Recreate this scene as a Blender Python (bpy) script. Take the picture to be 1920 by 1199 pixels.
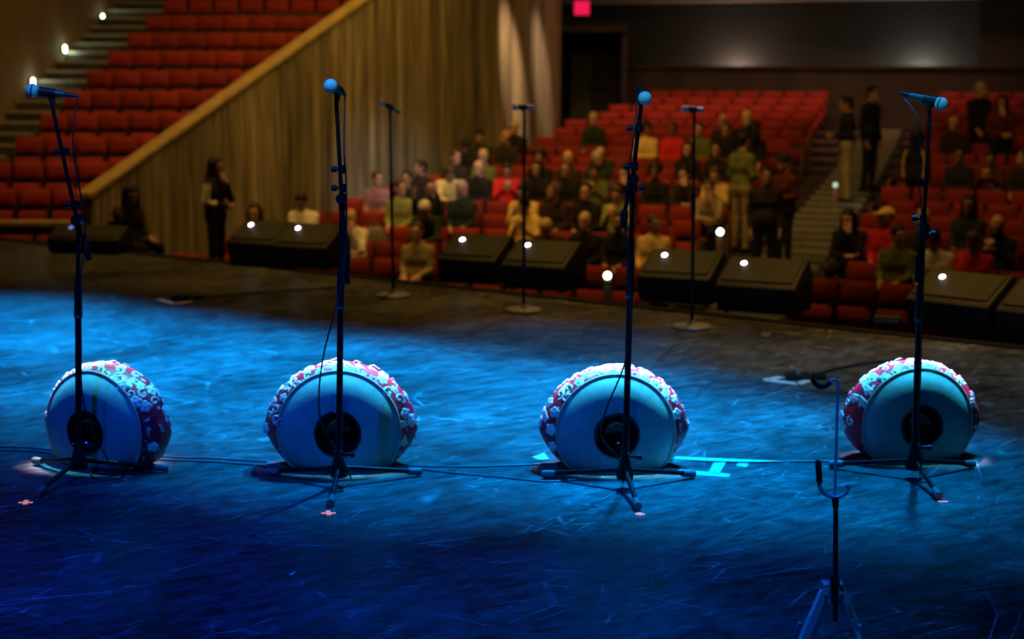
import bpy, bmesh, math, random
import numpy as np
from mathutils import Vector, Matrix, Euler
random.seed(7)
rng = np.random.default_rng(7)
for o in list(bpy.data.objects):
    bpy.data.objects.remove(o, do_unlink=True)
SC = bpy.context.scene
COL = SC.collection
V = Vector
pi = math.pi

# ------------------------------------------------------------------ camera
F = 3000.0                                    # focal length in pixels of the 1920 px frame
CAMZ = 1.7
PITCH = math.atan(470.5 / F)
cd = bpy.data.cameras.new('camera')
cd.sensor_width = 36.0
cd.lens = F / 1920 * 36
cd.clip_end = 200
cd.dof.use_dof = True
cd.dof.focus_distance = 5.3
cd.dof.aperture_fstop = 2.6
cam = bpy.data.objects.new('camera', cd)
COL.objects.link(cam)
cam.location = (0, 0, CAMZ)
cam.rotation_euler = (pi / 2 - PITCH, 0, 0)
SC.camera = cam

# ------------------------------------------------------------------ view, world
SC.view_settings.view_transform = 'Standard'
SC.view_settings.look = 'None'
SC.view_settings.gamma = 1.0
SC.view_settings.exposure = 0.0
SC.view_settings.use_curve_mapping = False
SC.cycles.max_bounces = 6
SC.cycles.diffuse_bounces = 3
SC.cycles.glossy_bounces = 3
world = bpy.data.worlds.new('world')
SC.world = world
world.use_nodes = True
bg = world.node_tree.nodes['Background']
bg.inputs[0].default_value = (0.55, 0.45, 0.35, 1)
bg.inputs[1].default_value = 0.0015


def rot_to(loc, aim):
    return (V(aim) - V(loc)).to_track_quat('-Z', 'Y').to_euler()


def spot(name, loc, aim, color, power, radius, blend=0.5, size=0.08, spec=1.0):
    L = bpy.data.lights.new(name, 'SPOT')
    L.color = color
    L.energy = power
    L.shadow_soft_size = size
    L.spot_blend = blend
    L.specular_factor = spec
    L.spot_size = 2 * math.atan(radius / (V(aim) - V(loc)).length)
    o = bpy.data.objects.new(name, L)
    COL.objects.link(o)
    o.location = loc
    o.rotation_euler = rot_to(loc, aim)
    return o


def area(name, loc, aim, color, power, sx, sy):
    L = bpy.data.lights.new(name, 'AREA')
    L.shape = 'RECTANGLE'
    L.size, L.size_y = sx, sy
    L.color = color
    L.energy = power
    o = bpy.data.objects.new(name, L)
    COL.objects.link(o)
    o.location = loc
    o.rotation_euler = rot_to(loc, aim)
    return o


# stage wash: a row of cyan-blue back lights whose pools follow the stage edge
CY = (0.0, 0.32, 1.0)
DEEP = (0.0, 0.07, 1.0)
for t_, r, p in ((1.9, 1.3, 0.16), (3.1, 1.5, 0.7), (4.3, 1.9, 1.0), (5.5, 1.9, 1.0), (6.7, 1.9, 1.0), (7.9, 1.9, 1.0), (9.2, 2.0, 1.1)):
    x, y = 3.60 - 0.827 * t_, 5.30 + 0.562 * t_
    spot('stage_wash_light', (x + 1.4, y + 2.6, 7.0), (x, y, 0), CY, 9000 * p, r, 0.8, 0.12, 0.4)
# front-of-house cyan special: reaches the far microphones over the audience
spot('house_front_light', (4.5, 23.0, 11.0), (-0.3, 8.9, 0), CY, 5000, 1.5, 0.9, 0.1, 0.3)
# deep blue wash over the near stage, from above the performers
spot('stage_blue_light', (-2.5, 3.5, 7.5), (-1.2, 4.8, 0), DEEP, 2300, 3.6, 1.0, 0.15, 0.4)
spot('stage_blue_light', (1.3, 1.9, 7.5), (0.9, 4.5, 0.1), (0.0, 0.30, 1.0), 620, 1.6, 1.0, 0.15, 0.4)  # unseen lamp added to brighten the instrument stand
# steep cyan wash from over the performers' heads: a shallow band at microphone height, and a weak fill added for the drum faces
spot('stage_front_light', (-0.4, 2.2, 7.2), (-0.1, 7.6, 1.2), (0.06, 0.60, 1.0), 1700, 1.13, 0.6, 0.1, 1.0).scale = (3.4, 1, 1)
spot('stage_fill_light', (-0.6, 0.5, 6.0), (-0.1, 6.4, 0.3), (0.05, 0.62, 1.0), 150, 1.5, 1.0, 0.1, 0.4).scale = (1.8, 1, 1)
# warm house light over the audience
WARM = (1.0, 0.53, 0.12)
for loc_, aim_, col_, e_, sx_, sy_ in (((-1.5, 21.0, 9.0), (-0.5, 25.5, -1), WARM, 185, 7, 3), ((5.5, 19.5, 9.0), (6.0, 24, -1), WARM, 62, 5, 3),
                                       ((5.0, 32.5, 6.5), (5.0, 34.0, 0), (1.0, 0.42, 0.24), 105, 9, 1), ((-8.0, 21.0, 8.0), (-6.8, 24.5, -0.8), WARM, 62, 3, 2)):
    area('house_light', loc_, aim_, col_, e_, sx_, sy_).data.spread = math.radians(72 if sy_ == 1 else 105)
# unseen warm spots added over the stage edge for wedge tops and floor
for x_, y_ in ((-3.2, 14.6), (-0.6, 12.4), (1.6, 10.8), (3.4, 9.4)):
    spot('edge_fill', (x_ + 0.5, y_ + 1.2, 8.5), (x_ + 0.1, y_ + 0.5, 0), (1.0, 0.54, 0.10), 850, 3.2, 1.0, 0.2, 0.4)
# warm downlights grazing the boarded wall, and an added cool spot for stage spill
area('wall_wash_light', (-0.6, 26.5, 7.6), (-2.7, 28.0, 1.0), (1.0, 0.58, 0.10), 130, 0.6, 7).data.spread = math.radians(120)
spot('wall_light', (0.55, 30.4, 6.4), (0.0, 31.95, 1.8), (1.0, 0.62, 0.34), 5200, 0.50, 1.0, 0.05)
spot('wall_light', (1.05, 31.6, 6.2), (0.6, 32.85, 1.9), (1.0, 0.68, 0.42), 3400, 0.40, 1.0, 0.05)
spot('wall_cool_fill', (5.0, 12.0, 7.0), (-2.0, 28.2, -0.6), (0.75, 0.85, 1.0), 3600, 1.9, 1.0, 0.3)


# ------------------------------------------------------------------ picture geometry helpers
def ray(px, py):
    v = V(((px - 960.0) / F, -(py - 599.5) / F, -1.0))
    v = cam.rotation_euler.to_matrix() @ v
    return v


def fp(px, py, z=0.0):                       # point of the plane z seen at a pixel
    r = ray(px, py)
    t = (z - CAMZ) / r.z
    return V((r.x * t, r.y * t, z))


def at(px, py, Y):                           # point at world distance Y
    r = ray(px, py)
    t = Y / r.y
    return V((r.x * t, Y, CAMZ + r.z * t))


# ------------------------------------------------------------------ materials
MATS = {}


def mat(name, color, rough=0.6, metal=0.0, var=0.25, scale=20.0, bump=0.0, spec=0.5, emit=None, estr=0.0, sheen=0.0, rnd=0.0, coat=0.0):
    if name in MATS:
        return MATS[name]
    m = bpy.data.materials.new(name)
    m.use_nodes = True
    nt = m.node_tree
    b = nt.nodes['Principled BSDF']
    tc = nt.nodes.new('ShaderNodeTexCoord')
    n = nt.nodes.new('ShaderNodeTexNoise')
    n.inputs['Scale'].default_value = scale
    n.inputs['Detail'].default_value = 4
    nt.links.new(tc.outputs['Object'], n.inputs['Vector'])
    ramp = nt.nodes.new('ShaderNodeValToRGB')
    c = color
    ramp.color_ramp.elements[0].position = 0.3
    ramp.color_ramp.elements[1].position = 0.7
    ramp.color_ramp.elements[0].color = (c[0] * (1 - var), c[1] * (1 - var), c[2] * (1 - var), 1)
    ramp.color_ramp.elements[1].color = (min(1, c[0] * (1 + var)), min(1, c[1] * (1 + var)), min(1, c[2] * (1 + var)), 1)
    nt.links.new(n.outputs['Fac'], ramp.inputs['Fac'])
    out = ramp.outputs['Color']
    if rnd:
        oi = nt.nodes.new('ShaderNodeObjectInfo')
        hs = nt.nodes.new('ShaderNodeHueSaturation')
        mr = nt.nodes.new('ShaderNodeMapRange')
        mr.inputs['To Min'].default_value = 1 - rnd
        mr.inputs['To Max'].default_value = 1 + rnd
        nt.links.new(oi.outputs['Random'], mr.inputs['Value'])
        nt.links.new(mr.outputs['Result'], hs.inputs['Value'])
        nt.links.new(out, hs.inputs['Color'])
        out = hs.outputs['Color']
    nt.links.new(out, b.inputs['Base Color'])
    b.inputs['Roughness'].default_value = rough
    b.inputs['Metallic'].default_value = metal
    b.inputs['Specular IOR Level'].default_value = spec
    if sheen:
        b.inputs['Sheen Weight'].default_value = sheen
    if coat:
        b.inputs['Coat Weight'].default_value = coat
    if bump:
        bp = nt.nodes.new('ShaderNodeBump')
        bp.inputs['Strength'].default_value = bump
        bp.inputs['Distance'].default_value = 0.01
        nt.links.new(n.outputs['Fac'], bp.inputs['Height'])
        nt.links.new(bp.outputs['Normal'], b.inputs['Normal'])
    if emit:
        b.inputs['Emission Color'].default_value = (*emit, 1)
        b.inputs['Emission Strength'].default_value = estr
    MATS[name] = m
    return m


def stage_material():
    m = bpy.data.materials.new('stage_floor_paint')
    m.use_nodes = True
    nt = m.node_tree
    N, L = nt.nodes, nt.links
    b = N['Principled BSDF']
    tc = N.new('ShaderNodeTexCoord')

    def mapping(rz, sx, sy):
        m1 = N.new('ShaderNodeMapping')              # turn the streak direction onto x, then stretch
        m1.inputs['Rotation'].default_value = (0, 0, -rz)
        L.new(tc.outputs['Object'], m1.inputs['Vector'])
        mp = N.new('ShaderNodeMapping')
        mp.inputs['Scale'].default_value = (sx, sy, 1)
        L.new(m1.outputs['Vector'], mp.inputs['Vector'])
        return mp.outputs['Vector']

    def noise(vec, scale, detail=5, rough=0.6, dist=0.0):
        n = N.new('ShaderNodeTexNoise')
        n.inputs['Scale'].default_value = scale
        n.inputs['Detail'].default_value = detail
        n.inputs['Roughness'].default_value = rough
        n.inputs['Distortion'].default_value = dist
        L.new(vec, n.inputs['Vector'])
        return n.outputs['Fac']

    def ramp(fac, p0, p1, c0=0.0, c1=1.0):
        r = N.new('ShaderNodeMapRange')
        r.clamp = True
        r.inputs['From Min'].default_value = p0
        r.inputs['From Max'].default_value = p1
        r.inputs['To Min'].default_value = c0
        r.inputs['To Max'].default_value = c1
        L.new(fac, r.inputs['Value'])
        return r.outputs['Result']

    def math_(op, a, bb):
        n = N.new('ShaderNodeMath')
        n.operation = op
        for i, s in enumerate((a, bb)):
            if isinstance(s, (int, float)):
                n.inputs[i].default_value = s
            else:
                L.new(s, n.inputs[i])
        return n.outputs[0]

    big = noise(mapping(0.3, 1, 1.0), 0.9, 4)
    smear = noise(mapping(0.6, 0.65, 1.4), 10.0, 8, 0.78, 0.4)
    fine = noise(mapping(0.65, 0.45, 1.6), 26, 6, 0.75, 0.3)
    v = math_('ADD', math_('MULTIPLY', ramp(smear, 0.40, 0.70), 0.12), math_('MULTIPLY', ramp(big, 0.35, 0.7), 0.03))
    v = math_('ADD', v, math_('MULTIPLY', ramp(fine, 0.45, 0.72), 0.07))
    v = math_('MULTIPLY', math_('ADD', v, 0.006), ramp(big, 0.32, 0.62, 0.35, 1.2))
    # long thin scratches in several directions, broken up by noise
    for (rz, sx, sy, sc, lo, seed) in ((0.65, 0.3, 1.6, 4.5, 0.016, 0), (-0.55, 0.22, 1.2, 2.2, 0.008, 3), (1.15, 0.3, 1.3, 2.4, 0.010, 5), (0.45, 0.35, 1.8, 9.0, 0.03, 7)):
        vo = N.new('ShaderNodeTexVoronoi')
        vo.feature = 'DISTANCE_TO_EDGE'
        vo.inputs['Scale'].default_value = sc
        nm = mapping(rz, sx, sy)
        L.new(nm, vo.inputs['Vector'])
        line = ramp(vo.outputs['Distance'], 0.0, lo, 1.0, 0.0)
        brk = ramp(noise(mapping(rz + seed, 1, 1), 3.0, 4), 0.52, 0.66)
        v = math_('ADD', v, math_('MULTIPLY', math_('MULTIPLY', line, brk), 0.3))
    vo = N.new('ShaderNodeTexVoronoi')
    vo.inputs['Scale'].default_value = 7.0
    L.new(mapping(0.4, 0.6, 1.4), vo.inputs['Vector'])
    dots = math_('MULTIPLY', ramp(vo.outputs['Distance'], 0.03, 0.07, 1.0, 0.0), ramp(noise(mapping(2, 1, 1), 2.0), 0.52, 0.60))
    v = math_('ADD', v, math_('MULTIPLY', dots, 0.25))
    cmb = N.new('ShaderNodeCombineColor')
    L.new(v, cmb.inputs[0])
    L.new(v, cmb.inputs[1])
    L.new(math_('MULTIPLY', v, 1.02), cmb.inputs[2])
    L.new(cmb.outputs[0], b.inputs['Base Color'])
    L.new(ramp(smear, 0.3, 0.7, 0.33, 0.55), b.inputs['Roughness'])
    b.inputs['Specular IOR Level'].default_value = 0.28
    bp = N.new('ShaderNodeBump')
    bp.inputs['Strength'].default_value = 0.1
    bp.inputs['Distance'].default_value = 0.003
    L.new(fine, bp.inputs['Height'])
    L.new(bp.outputs['Normal'], b.inputs['Normal'])
    return m


def brocade_material():
    m = bpy.data.materials.new('red_floral_brocade')
    m.use_nodes = True
    nt = m.node_tree
    N, L = nt.nodes, nt.links
    b = N['Principled BSDF']
    tc = N.new('ShaderNodeTexCoord')
    n = N.new('ShaderNodeTexNoise')
    n.inputs['Scale'].default_value = 9
    n.inputs['Detail'].default_value = 3
    L.new(tc.outputs['Object'], n.inputs['Vector'])
    mixv = N.new('ShaderNodeMix')
    mixv.data_type = 'VECTOR'
    mixv.inputs[0].default_value = 0.12
    L.new(tc.outputs['Object'], mixv.inputs[4])
    L.new(n.outputs['Color'], mixv.inputs[5])
    w = N.new('ShaderNodeTexVoronoi')
    w.feature = 'SMOOTH_F1'
    w.inputs['Scale'].default_value = 26
    L.new(mixv.outputs[1], w.inputs['Vector'])
    r = N.new('ShaderNodeValToRGB')
    e = r.color_ramp.elements
    e[0].position = 0.17
    e[0].color = (0.62, 0.60, 0.66, 1)
    e[1].position = 0.24
    e[1].color = (0.60, 0.012, 0.05, 1)
    L.new(w.outputs['Distance'], r.inputs['Fac'])
    L.new(r.outputs['Color'], b.inputs['Base Color'])
    b.inputs['Roughness'].default_value = 0.42
    bp = N.new('ShaderNodeBump')
    bp.inputs['Strength'].default_value = 0.7
    bp.inputs['Distance'].default_value = 0.006
    bp.invert = True
    L.new(w.outputs['Distance'], bp.inputs['Height'])
    L.new(bp.outputs['Normal'], b.inputs['Normal'])
    return m


def plank_material():
    m = bpy.data.materials.new('weathered_plank')
    m.use_nodes = True
    nt = m.node_tree
    N, L = nt.nodes, nt.links
    b = N['Principled BSDF']
    tc = N.new('ShaderNodeTexCoord')
    oi = N.new('ShaderNodeObjectInfo')
    add = N.new('ShaderNodeVectorMath')
    L.new(tc.outputs['Object'], add.inputs[0])
    mul = N.new('ShaderNodeMath')
    mul.operation = 'MULTIPLY'
    mul.inputs[1].default_value = 37.0
    L.new(oi.outputs['Random'], mul.inputs[0])
    L.new(mul.outputs[0], add.inputs[1])
    mp = N.new('ShaderNodeMapping')
    mp.inputs['Scale'].default_value = (7, 7, 0.45)
    L.new(add.outputs[0], mp.inputs['Vector'])
    n = N.new('ShaderNodeTexNoise')
    n.inputs['Scale'].default_value = 1.6
    n.inputs['Detail'].default_value = 5
    L.new(mp.outputs[0], n.inputs['Vector'])
    r = N.new('ShaderNodeValToRGB')
    e = r.color_ramp.elements
    e[0].position = 0.30
    e[0].color = (0.085, 0.068, 0.04, 1)
    e[1].position = 0.72
    e[1].color = (0.37, 0.31, 0.20, 1)
    L.new(n.outputs['Fac'], r.inputs['Fac'])
    hs = N.new('ShaderNodeHueSaturation')
    mr = N.new('ShaderNodeMapRange')
    mr.inputs['To Min'].default_value = 0.6
    mr.inputs['To Max'].default_value = 1.3
    L.new(oi.outputs['Random'], mr.inputs['Value'])
    L.new(mr.outputs['Result'], hs.inputs['Value'])
    L.new(r.outputs['Color'], hs.inputs['Color'])
    L.new(hs.outputs['Color'], b.inputs['Base Color'])
    b.inputs['Roughness'].default_value = 0.8
    return m


M_STAGE = stage_material()
M_BROC = brocade_material()
M_PLANK = plank_material()
M_BLACK = mat('black_powder_coat', (0.012, 0.012, 0.014), 0.5, 0.0, 0.3, 60, 0, 0.25)
M_TUBE = mat('black_steel_tube', (0.012, 0.012, 0.013), 0.35, 0.0, 0.2, 40, 0, 0.2)
M_RUB = mat('grey_rubber', (0.16, 0.16, 0.17), 0.7, 0, 0.2, 50)
M_GRILLE = mat('steel_mesh_grille', (0.82, 0.84, 0.86), 0.45, 0.0, 0.25, 900, 0.4)
M_MICB = mat('dark_microphone_body', (0.06, 0.06, 0.07), 0.4, 0.3, 0.2, 60)
M_CABLE = mat('black_cable', (0.015, 0.015, 0.018), 0.5, 0, 0.2, 60)
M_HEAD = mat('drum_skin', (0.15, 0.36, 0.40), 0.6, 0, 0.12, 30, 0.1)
M_DISH = mat('black_gloss', (0.008, 0.008, 0.01), 0.12, 0, 0.2, 20, 0, 0.7)
M_PIPE = mat('cream_piping', (0.42, 0.40, 0.33), 0.6, 0, 0.2, 90)
M_FLOW = mat('silver_white_embroidery', (0.80, 0.80, 0.84), 0.45, 0, 0.18, 120, 0.3)
M_FLOWC = mat('rose_embroidery', (0.62, 0.25, 0.30), 0.5, 0, 0.2, 120, 0.3)
M_WEDGE = mat('black_cabinet_paint', (0.02, 0.0195, 0.017), 0.65, 0, 0.25, 140, 0.3)
M_WGRILL = mat('dark_speaker_grille', (0.024, 0.025, 0.017), 0.6, 0.1, 0.3, 300, 0.3)
M_SEAT = mat('red_seat_fabric', (0.26, 0.024, 0.015), 0.8, 0, 0.18, 40, 0.2, 0.25, rnd=0.18)
M_SEATF = mat('dark_seat_frame', (0.02, 0.013, 0.011), 0.5, 0.2, 0.2, 30)
M_SEATW = mat('brown_seat_end_panel', (0.26, 0.13, 0.07), 0.55, 0, 0.3, 14)
M_CONC = mat('grey_concrete', (0.16, 0.15, 0.135), 0.85, 0, 0.3, 3, 0.2)
M_CARPET = mat('dark_floor_covering', (0.05, 0.04, 0.035), 0.9, 0, 0.3, 6, 0.2)
M_NOSE = mat('pale_step_edge', (0.26, 0.26, 0.21), 0.7, 0, 0.2, 12)
M_STEP = mat('pale_concrete_step', (0.03, 0.029, 0.025), 0.8, 0, 0.3, 5)
M_CAP = mat('oak_handrail_cap', (0.34, 0.24, 0.10), 0.5, 0, 0.25, 6)
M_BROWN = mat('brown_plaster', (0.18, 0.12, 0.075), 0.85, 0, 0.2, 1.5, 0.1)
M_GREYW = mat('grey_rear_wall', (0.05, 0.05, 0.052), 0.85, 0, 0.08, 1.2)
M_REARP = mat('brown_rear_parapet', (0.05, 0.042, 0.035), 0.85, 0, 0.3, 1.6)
M_SOFF = mat('beige_soffit', (0.55, 0.47, 0.38), 0.85, 0, 0.1, 2)
M_DOOR = mat('dark_green_door', (0.035, 0.045, 0.038), 0.6, 0, 0.2, 3)
M_DARK = mat('dark_reveal', (0.02, 0.018, 0.016), 0.8, 0, 0.2, 3)
M_TAPEW = mat('white_tape', (0.80, 0.79, 0.80), 0.6, 0, 0.08, 30)
M_TAPEC = mat('worn_pale_tape', (0.62, 0.66, 0.68), 0.6, 0, 0.25, 25)
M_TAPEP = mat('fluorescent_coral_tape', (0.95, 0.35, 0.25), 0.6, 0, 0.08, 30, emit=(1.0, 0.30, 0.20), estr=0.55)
M_GLOWDISC = mat('white_glowing_disc', (0.9, 0.9, 0.9), 0.4, 0, 0.02, 10, emit=(0.95, 0.85, 1.0), estr=14)
M_LEDB = mat('blue_indicator', (0.2, 0.3, 0.9), 0.4, 0, 0.02, 10, emit=(0.15, 0.3, 1.0), estr=1.2)
M_LAMP = mat('pale_step_lamp', (0.9, 0.95, 0.85), 0.4, 0, 0.02, 10, emit=(0.82, 1.0, 0.80), estr=16)
M_LAMPD = mat('dim_aisle_lamp', (0.6, 0.65, 0.6), 0.4, 0, 0.02, 10, emit=(0.8, 1.0, 0.85), estr=0.8)
M_EXIT = mat('red_lit_sign', (0.6, 0.02, 0.08), 0.4, 0, 0.02, 5, emit=(1.0, 0.01, 0.09), estr=0.75)
M_GSTEEL = mat('blue_grey_stand_paint', (0.68, 0.69, 0.74), 0.35, 0.3, 0.15, 40)

# ------------------------------------------------------------------ object helpers


def link_mesh(name, me, m, parent=None, loc=None, rot=None, kind=None):
    o = bpy.data.objects.new(name, me)
    COL.objects.link(o)
    if m is not None and not me.materials:
        me.materials.append(m)
    if parent is not None:
        o.parent = parent
    if loc is not None:
        o.location = loc
    if rot is not None:
        o.rotation_euler = rot
    if kind:
        o['kind'] = kind
    return o


def thing(name, label, cat, loc=(0, 0, 0), rz=0.0, group=None):
    o = bpy.data.objects.new(name, None)
    COL.objects.link(o)
    o.empty_display_size = 0.1
    o.location = loc
    o.rotation_euler = (0, 0, rz)
    tag(o, label, cat, group)
    return o


def tag(o, label, cat, group=None):
    o['label'] = label
    o['category'] = cat
    if group:
        o['group'] = group
    return o


class MB:
    def __init__(self):
        self.v, self.f = [], []

    def add(self, vs, fs):
        n = len(self.v)
        self.v += [tuple(p) for p in vs]
        self.f += [tuple(i + n for i in f) for f in fs]
        return self

    def box(self, lo, hi, M=None):
        x0, y0, z0 = lo
        x1, y1, z1 = hi
        vs = [V(p) for p in ((x0, y0, z0), (x1, y0, z0), (x1, y1, z0), (x0, y1, z0), (x0, y0, z1), (x1, y0, z1), (x1, y1, z1), (x0, y1, z1))]
        if M is not None:
            vs = [M @ p for p in vs]
        return self.add(vs, [(0, 3, 2, 1), (4, 5, 6, 7), (0, 1, 5, 4), (1, 2, 6, 5), (2, 3, 7, 6), (3, 0, 4, 7)])

    def prism(self, poly, x0, x1, M=None):           # poly in (y, z), extruded along x
        n = len(poly)
        vs = [V((x0, y, z)) for y, z in poly] + [V((x1, y, z)) for y, z in poly]
        if M is not None:
            vs = [M @ p for p in vs]
        fs = [tuple(range(n)), tuple(range(2 * n - 1, n - 1, -1))]
        fs += [((i + 1) % n, i, n + i, n + (i + 1) % n) for i in range(n)]
        return self.add(vs, fs)

    def tube(self, pts, rad, seg=12, caps=True):
        pts = [V(p) for p in pts]
        n = len(pts)
        if not isinstance(rad, (list, tuple)):
            rad = [rad] * n
        tang = []
        for i in range(n):
            t = pts[min(i + 1, n - 1)] - pts[max(i - 1, 0)]
            tang.append(t.normalized() if t.length > 1e-9 else V((0, 0, 1)))
        ref = V((0, 0, 1)) if abs(tang[0].z) < 0.9 else V((1, 0, 0))
        u = tang[0].cross(ref).normalized()
        vs, fs = [], []
        for i in range(n):
            t = tang[i]
            u = (u - t * u.dot(t)).normalized()
            w = t.cross(u)
            for k in range(seg):
                a = 2 * pi * k / seg
                vs.append(pts[i] + (u * math.cos(a) + w * math.sin(a)) * rad[i])
        for i in range(n - 1):
            for k in range(seg):
                a, b = i * seg + k, i * seg + (k + 1) % seg
                fs.append((a, b, b + seg, a + seg))
        if caps:
            fs.append(tuple(range(seg - 1, -1, -1)))
            fs.append(tuple((n - 1) * seg + k for k in range(seg)))
        return self.add(vs, fs)

    def lathe(self, prof, seg=24, M=None):          # prof: (r, z) pairs, axis z
        vs, fs = [], []
        n = len(prof)
        for r, z in prof:
            for k in range(seg):
                a = 2 * pi * k / seg
                p = V((r * math.cos(a), r * math.sin(a), z))
                vs.append(M @ p if M is not None else p)
        for i in range(n - 1):
            for k in range(seg):
                a, b = i * seg + k, i * seg + (k + 1) % seg
                fs.append((a, b, b + seg, a + seg))
        fs.append(tuple(range(seg - 1, -1, -1)))
        fs.append(tuple((n - 1) * seg + k for k in range(seg)))
        return self.add(vs, fs)

    def mesh(self, name, smooth=35, bevel=0.0, segs=2):
        me = bpy.data.meshes.new(name)
        me.from_pydata(self.v, [], self.f)
        me.validate()
        bm = bmesh.new()
        bm.from_mesh(me)
        bmesh.ops.remove_doubles(bm, verts=bm.verts, dist=1e-6)
        if bevel:
            es = [e for e in bm.edges if len(e.link_faces) == 2 and e.calc_face_angle(0) > 0.5]
            bmesh.ops.bevel(bm, geom=es, offset=bevel, segments=segs, affect='EDGES', profile=0.6)
        bmesh.ops.recalc_face_normals(bm, faces=bm.faces)
        bm.to_mesh(me)
        bm.free()
        if smooth:
            me.shade_smooth()
            me.set_sharp_from_angle(angle=math.radians(smooth))
        return me

    def obj(self, name, m, parent=None, smooth=35, bevel=0.0, kind=None, loc=None, rot=None, segs=2):
        return link_mesh(name, self.mesh(name, smooth, bevel, segs), m, parent, loc, rot, kind)


def frame_to(a, b):
    """matrix whose z axis runs from a to b, origin a"""
    d = (V(b) - V(a)).normalized()
    q = V((0, 0, 1)).rotation_difference(d)
    return Matrix.Translation(V(a)) @ q.to_matrix().to_4x4()


def curve_pts(ctrl, n=40):
    """Catmull-Rom through control points"""
    P = [V(p) for p in ctrl]
    P = [P[0] * 2 - P[1]] + P + [P[-1] * 2 - P[-2]]
    out = []
    segs = len(P) - 3
    per = max(2, n // segs)
    for i in range(segs):
        p0, p1, p2, p3 = P[i:i + 4]
        for k in range(per):
            t = k / per
            out.append(0.5 * ((2 * p1) + (p2 - p0) * t + (2 * p0 - 5 * p1 + 4 * p2 - p3) * t * t + (3 * p1 - p0 - 3 * p2 + p3) * t ** 3))
    out.append(P[-2])
    return out


ORD = ['first', 'second', 'third', 'fourth', 'fifth', 'sixth', 'seventh', 'eighth', 'ninth', 'tenth', 'eleventh', 'twelfth',
       'thirteenth', 'fourteenth', 'fifteenth', 'sixteenth', 'seventeenth', 'eighteenth', 'nineteenth', 'twentieth']


def ordw(i):
    return ORD[i] if i < len(ORD) else ORD[-1]


# ------------------------------------------------------------------ the setting: stage
EA, EB = fp(150, 463), fp(1920, 652)
ED = (EB - EA).normalized()
E0, E1 = EA - ED * 9, EB + ED * 4
EN = V((-ED.y, ED.x, 0))                           # towards the audience
if EN.y < 0:
    EN = -EN
mb = MB()
poly = [E0, E1, V((E1.x + 1, -4, 0)), V((E0.x - 1, -4, 0))]
n = 4
vs = poly + [p + V((0, 0, -2.4)) for p in poly]
mb.add(vs, [(3, 2, 1, 0), (4, 5, 6, 7), (0, 1, 5, 4), (1, 2, 6, 5), (2, 3, 7, 6), (3, 0, 4, 7)])
stage = mb.obj('floor', M_STAGE, smooth=0, kind='structure')
stage['label'] = 'dark scuffed stage floor with a blue pool of light'
mb = MB()
mb.add([E0 - EN * 0.09 + V((0, 0, 0.012)), E1 - EN * 0.09 + V((0, 0, 0.012)), E1 + EN * 0.01 + V((0, 0, 0.012)), E0 + EN * 0.01 + V((0, 0, 0.012)),
        E0 - EN * 0.09 + V((0, 0, 0.0)), E1 - EN * 0.09 + V((0, 0, 0.0)), E1 + EN * 0.01 + V((0, 0, -0.12)), E0 + EN * 0.01 + V((0, 0, -0.12))],
       [(0, 1, 2, 3), (4, 7, 6, 5), (0, 4, 5, 1), (2, 6, 7, 3), (1, 5, 6, 2), (0, 3, 7, 4)])
mb.obj('trim_1', M_BLACK, smooth=0, kind='structure')['label'] = 'black nosing along the stage edge'

# ------------------------------------------------------------------ the setting: auditorium
C = V((-7.0, 1.0, 0))                              # centre of the curved rows
ROW = 0.9
R0 = 22.0
NROW = 17


def rowR(k):
    return R0 + ROW * k


def rowZ(k):
    return -1.84 + 0.136 * k


def polar(R, a, z=0.0):
    return V((C.x + R * math.sin(a), C.y + R * math.cos(a), z))


def wallx(y):                                      # the boarded wall in plan
    return -5.89 + 0.622 * (y - 22.5)


def wallz(y):                                      # its sloping top
    return -0.07 + 0.536 * (y - 22.5)


WD = V((0.622, 1, 0)).normalized()                 # along the wall, away from the stage
WN = V((WD.y, -WD.x, 0))                           # its face, towards the middle block


def wall_angle(R):
    lo, hi = -0.3, 0.6
    for _ in range(40):
        m_ = (lo + hi) / 2
        p = polar(R, m_)
        if p.x < wallx(p.y):
            lo = m_
        else:
            hi = m_
    return (lo + hi) / 2




def aisle(R):                                      # the two edges of the aisle, as angles, at radius R
    f = (R - 24.5) / 11.5
    return math.radians(24.4 - 1.1 * f), math.radians(27.6 - 2.4 * f)


A_END = math.radians(43)


def ring(mbx, r0, r1, a0, a1, z0, z1, seg=28):
    vs, fs = [], []
    for i in range(seg + 1):
        a = a0 + (a1 - a0) * i / seg
        vs += [polar(r0, a, z0), polar(r1, a, z0), polar(r1, a, z1), polar(r0, a, z1)]
    for i in range(seg):
        b = i * 4
        for j in range(4):
            fs.append((b + j, b + (j + 1) % 4, b + 4 + (j + 1) % 4, b + 4 + j))
    fs += [(3, 2, 1, 0), tuple(seg * 4 + j for j in range(4))]
    mbx.add(vs, fs)


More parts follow.
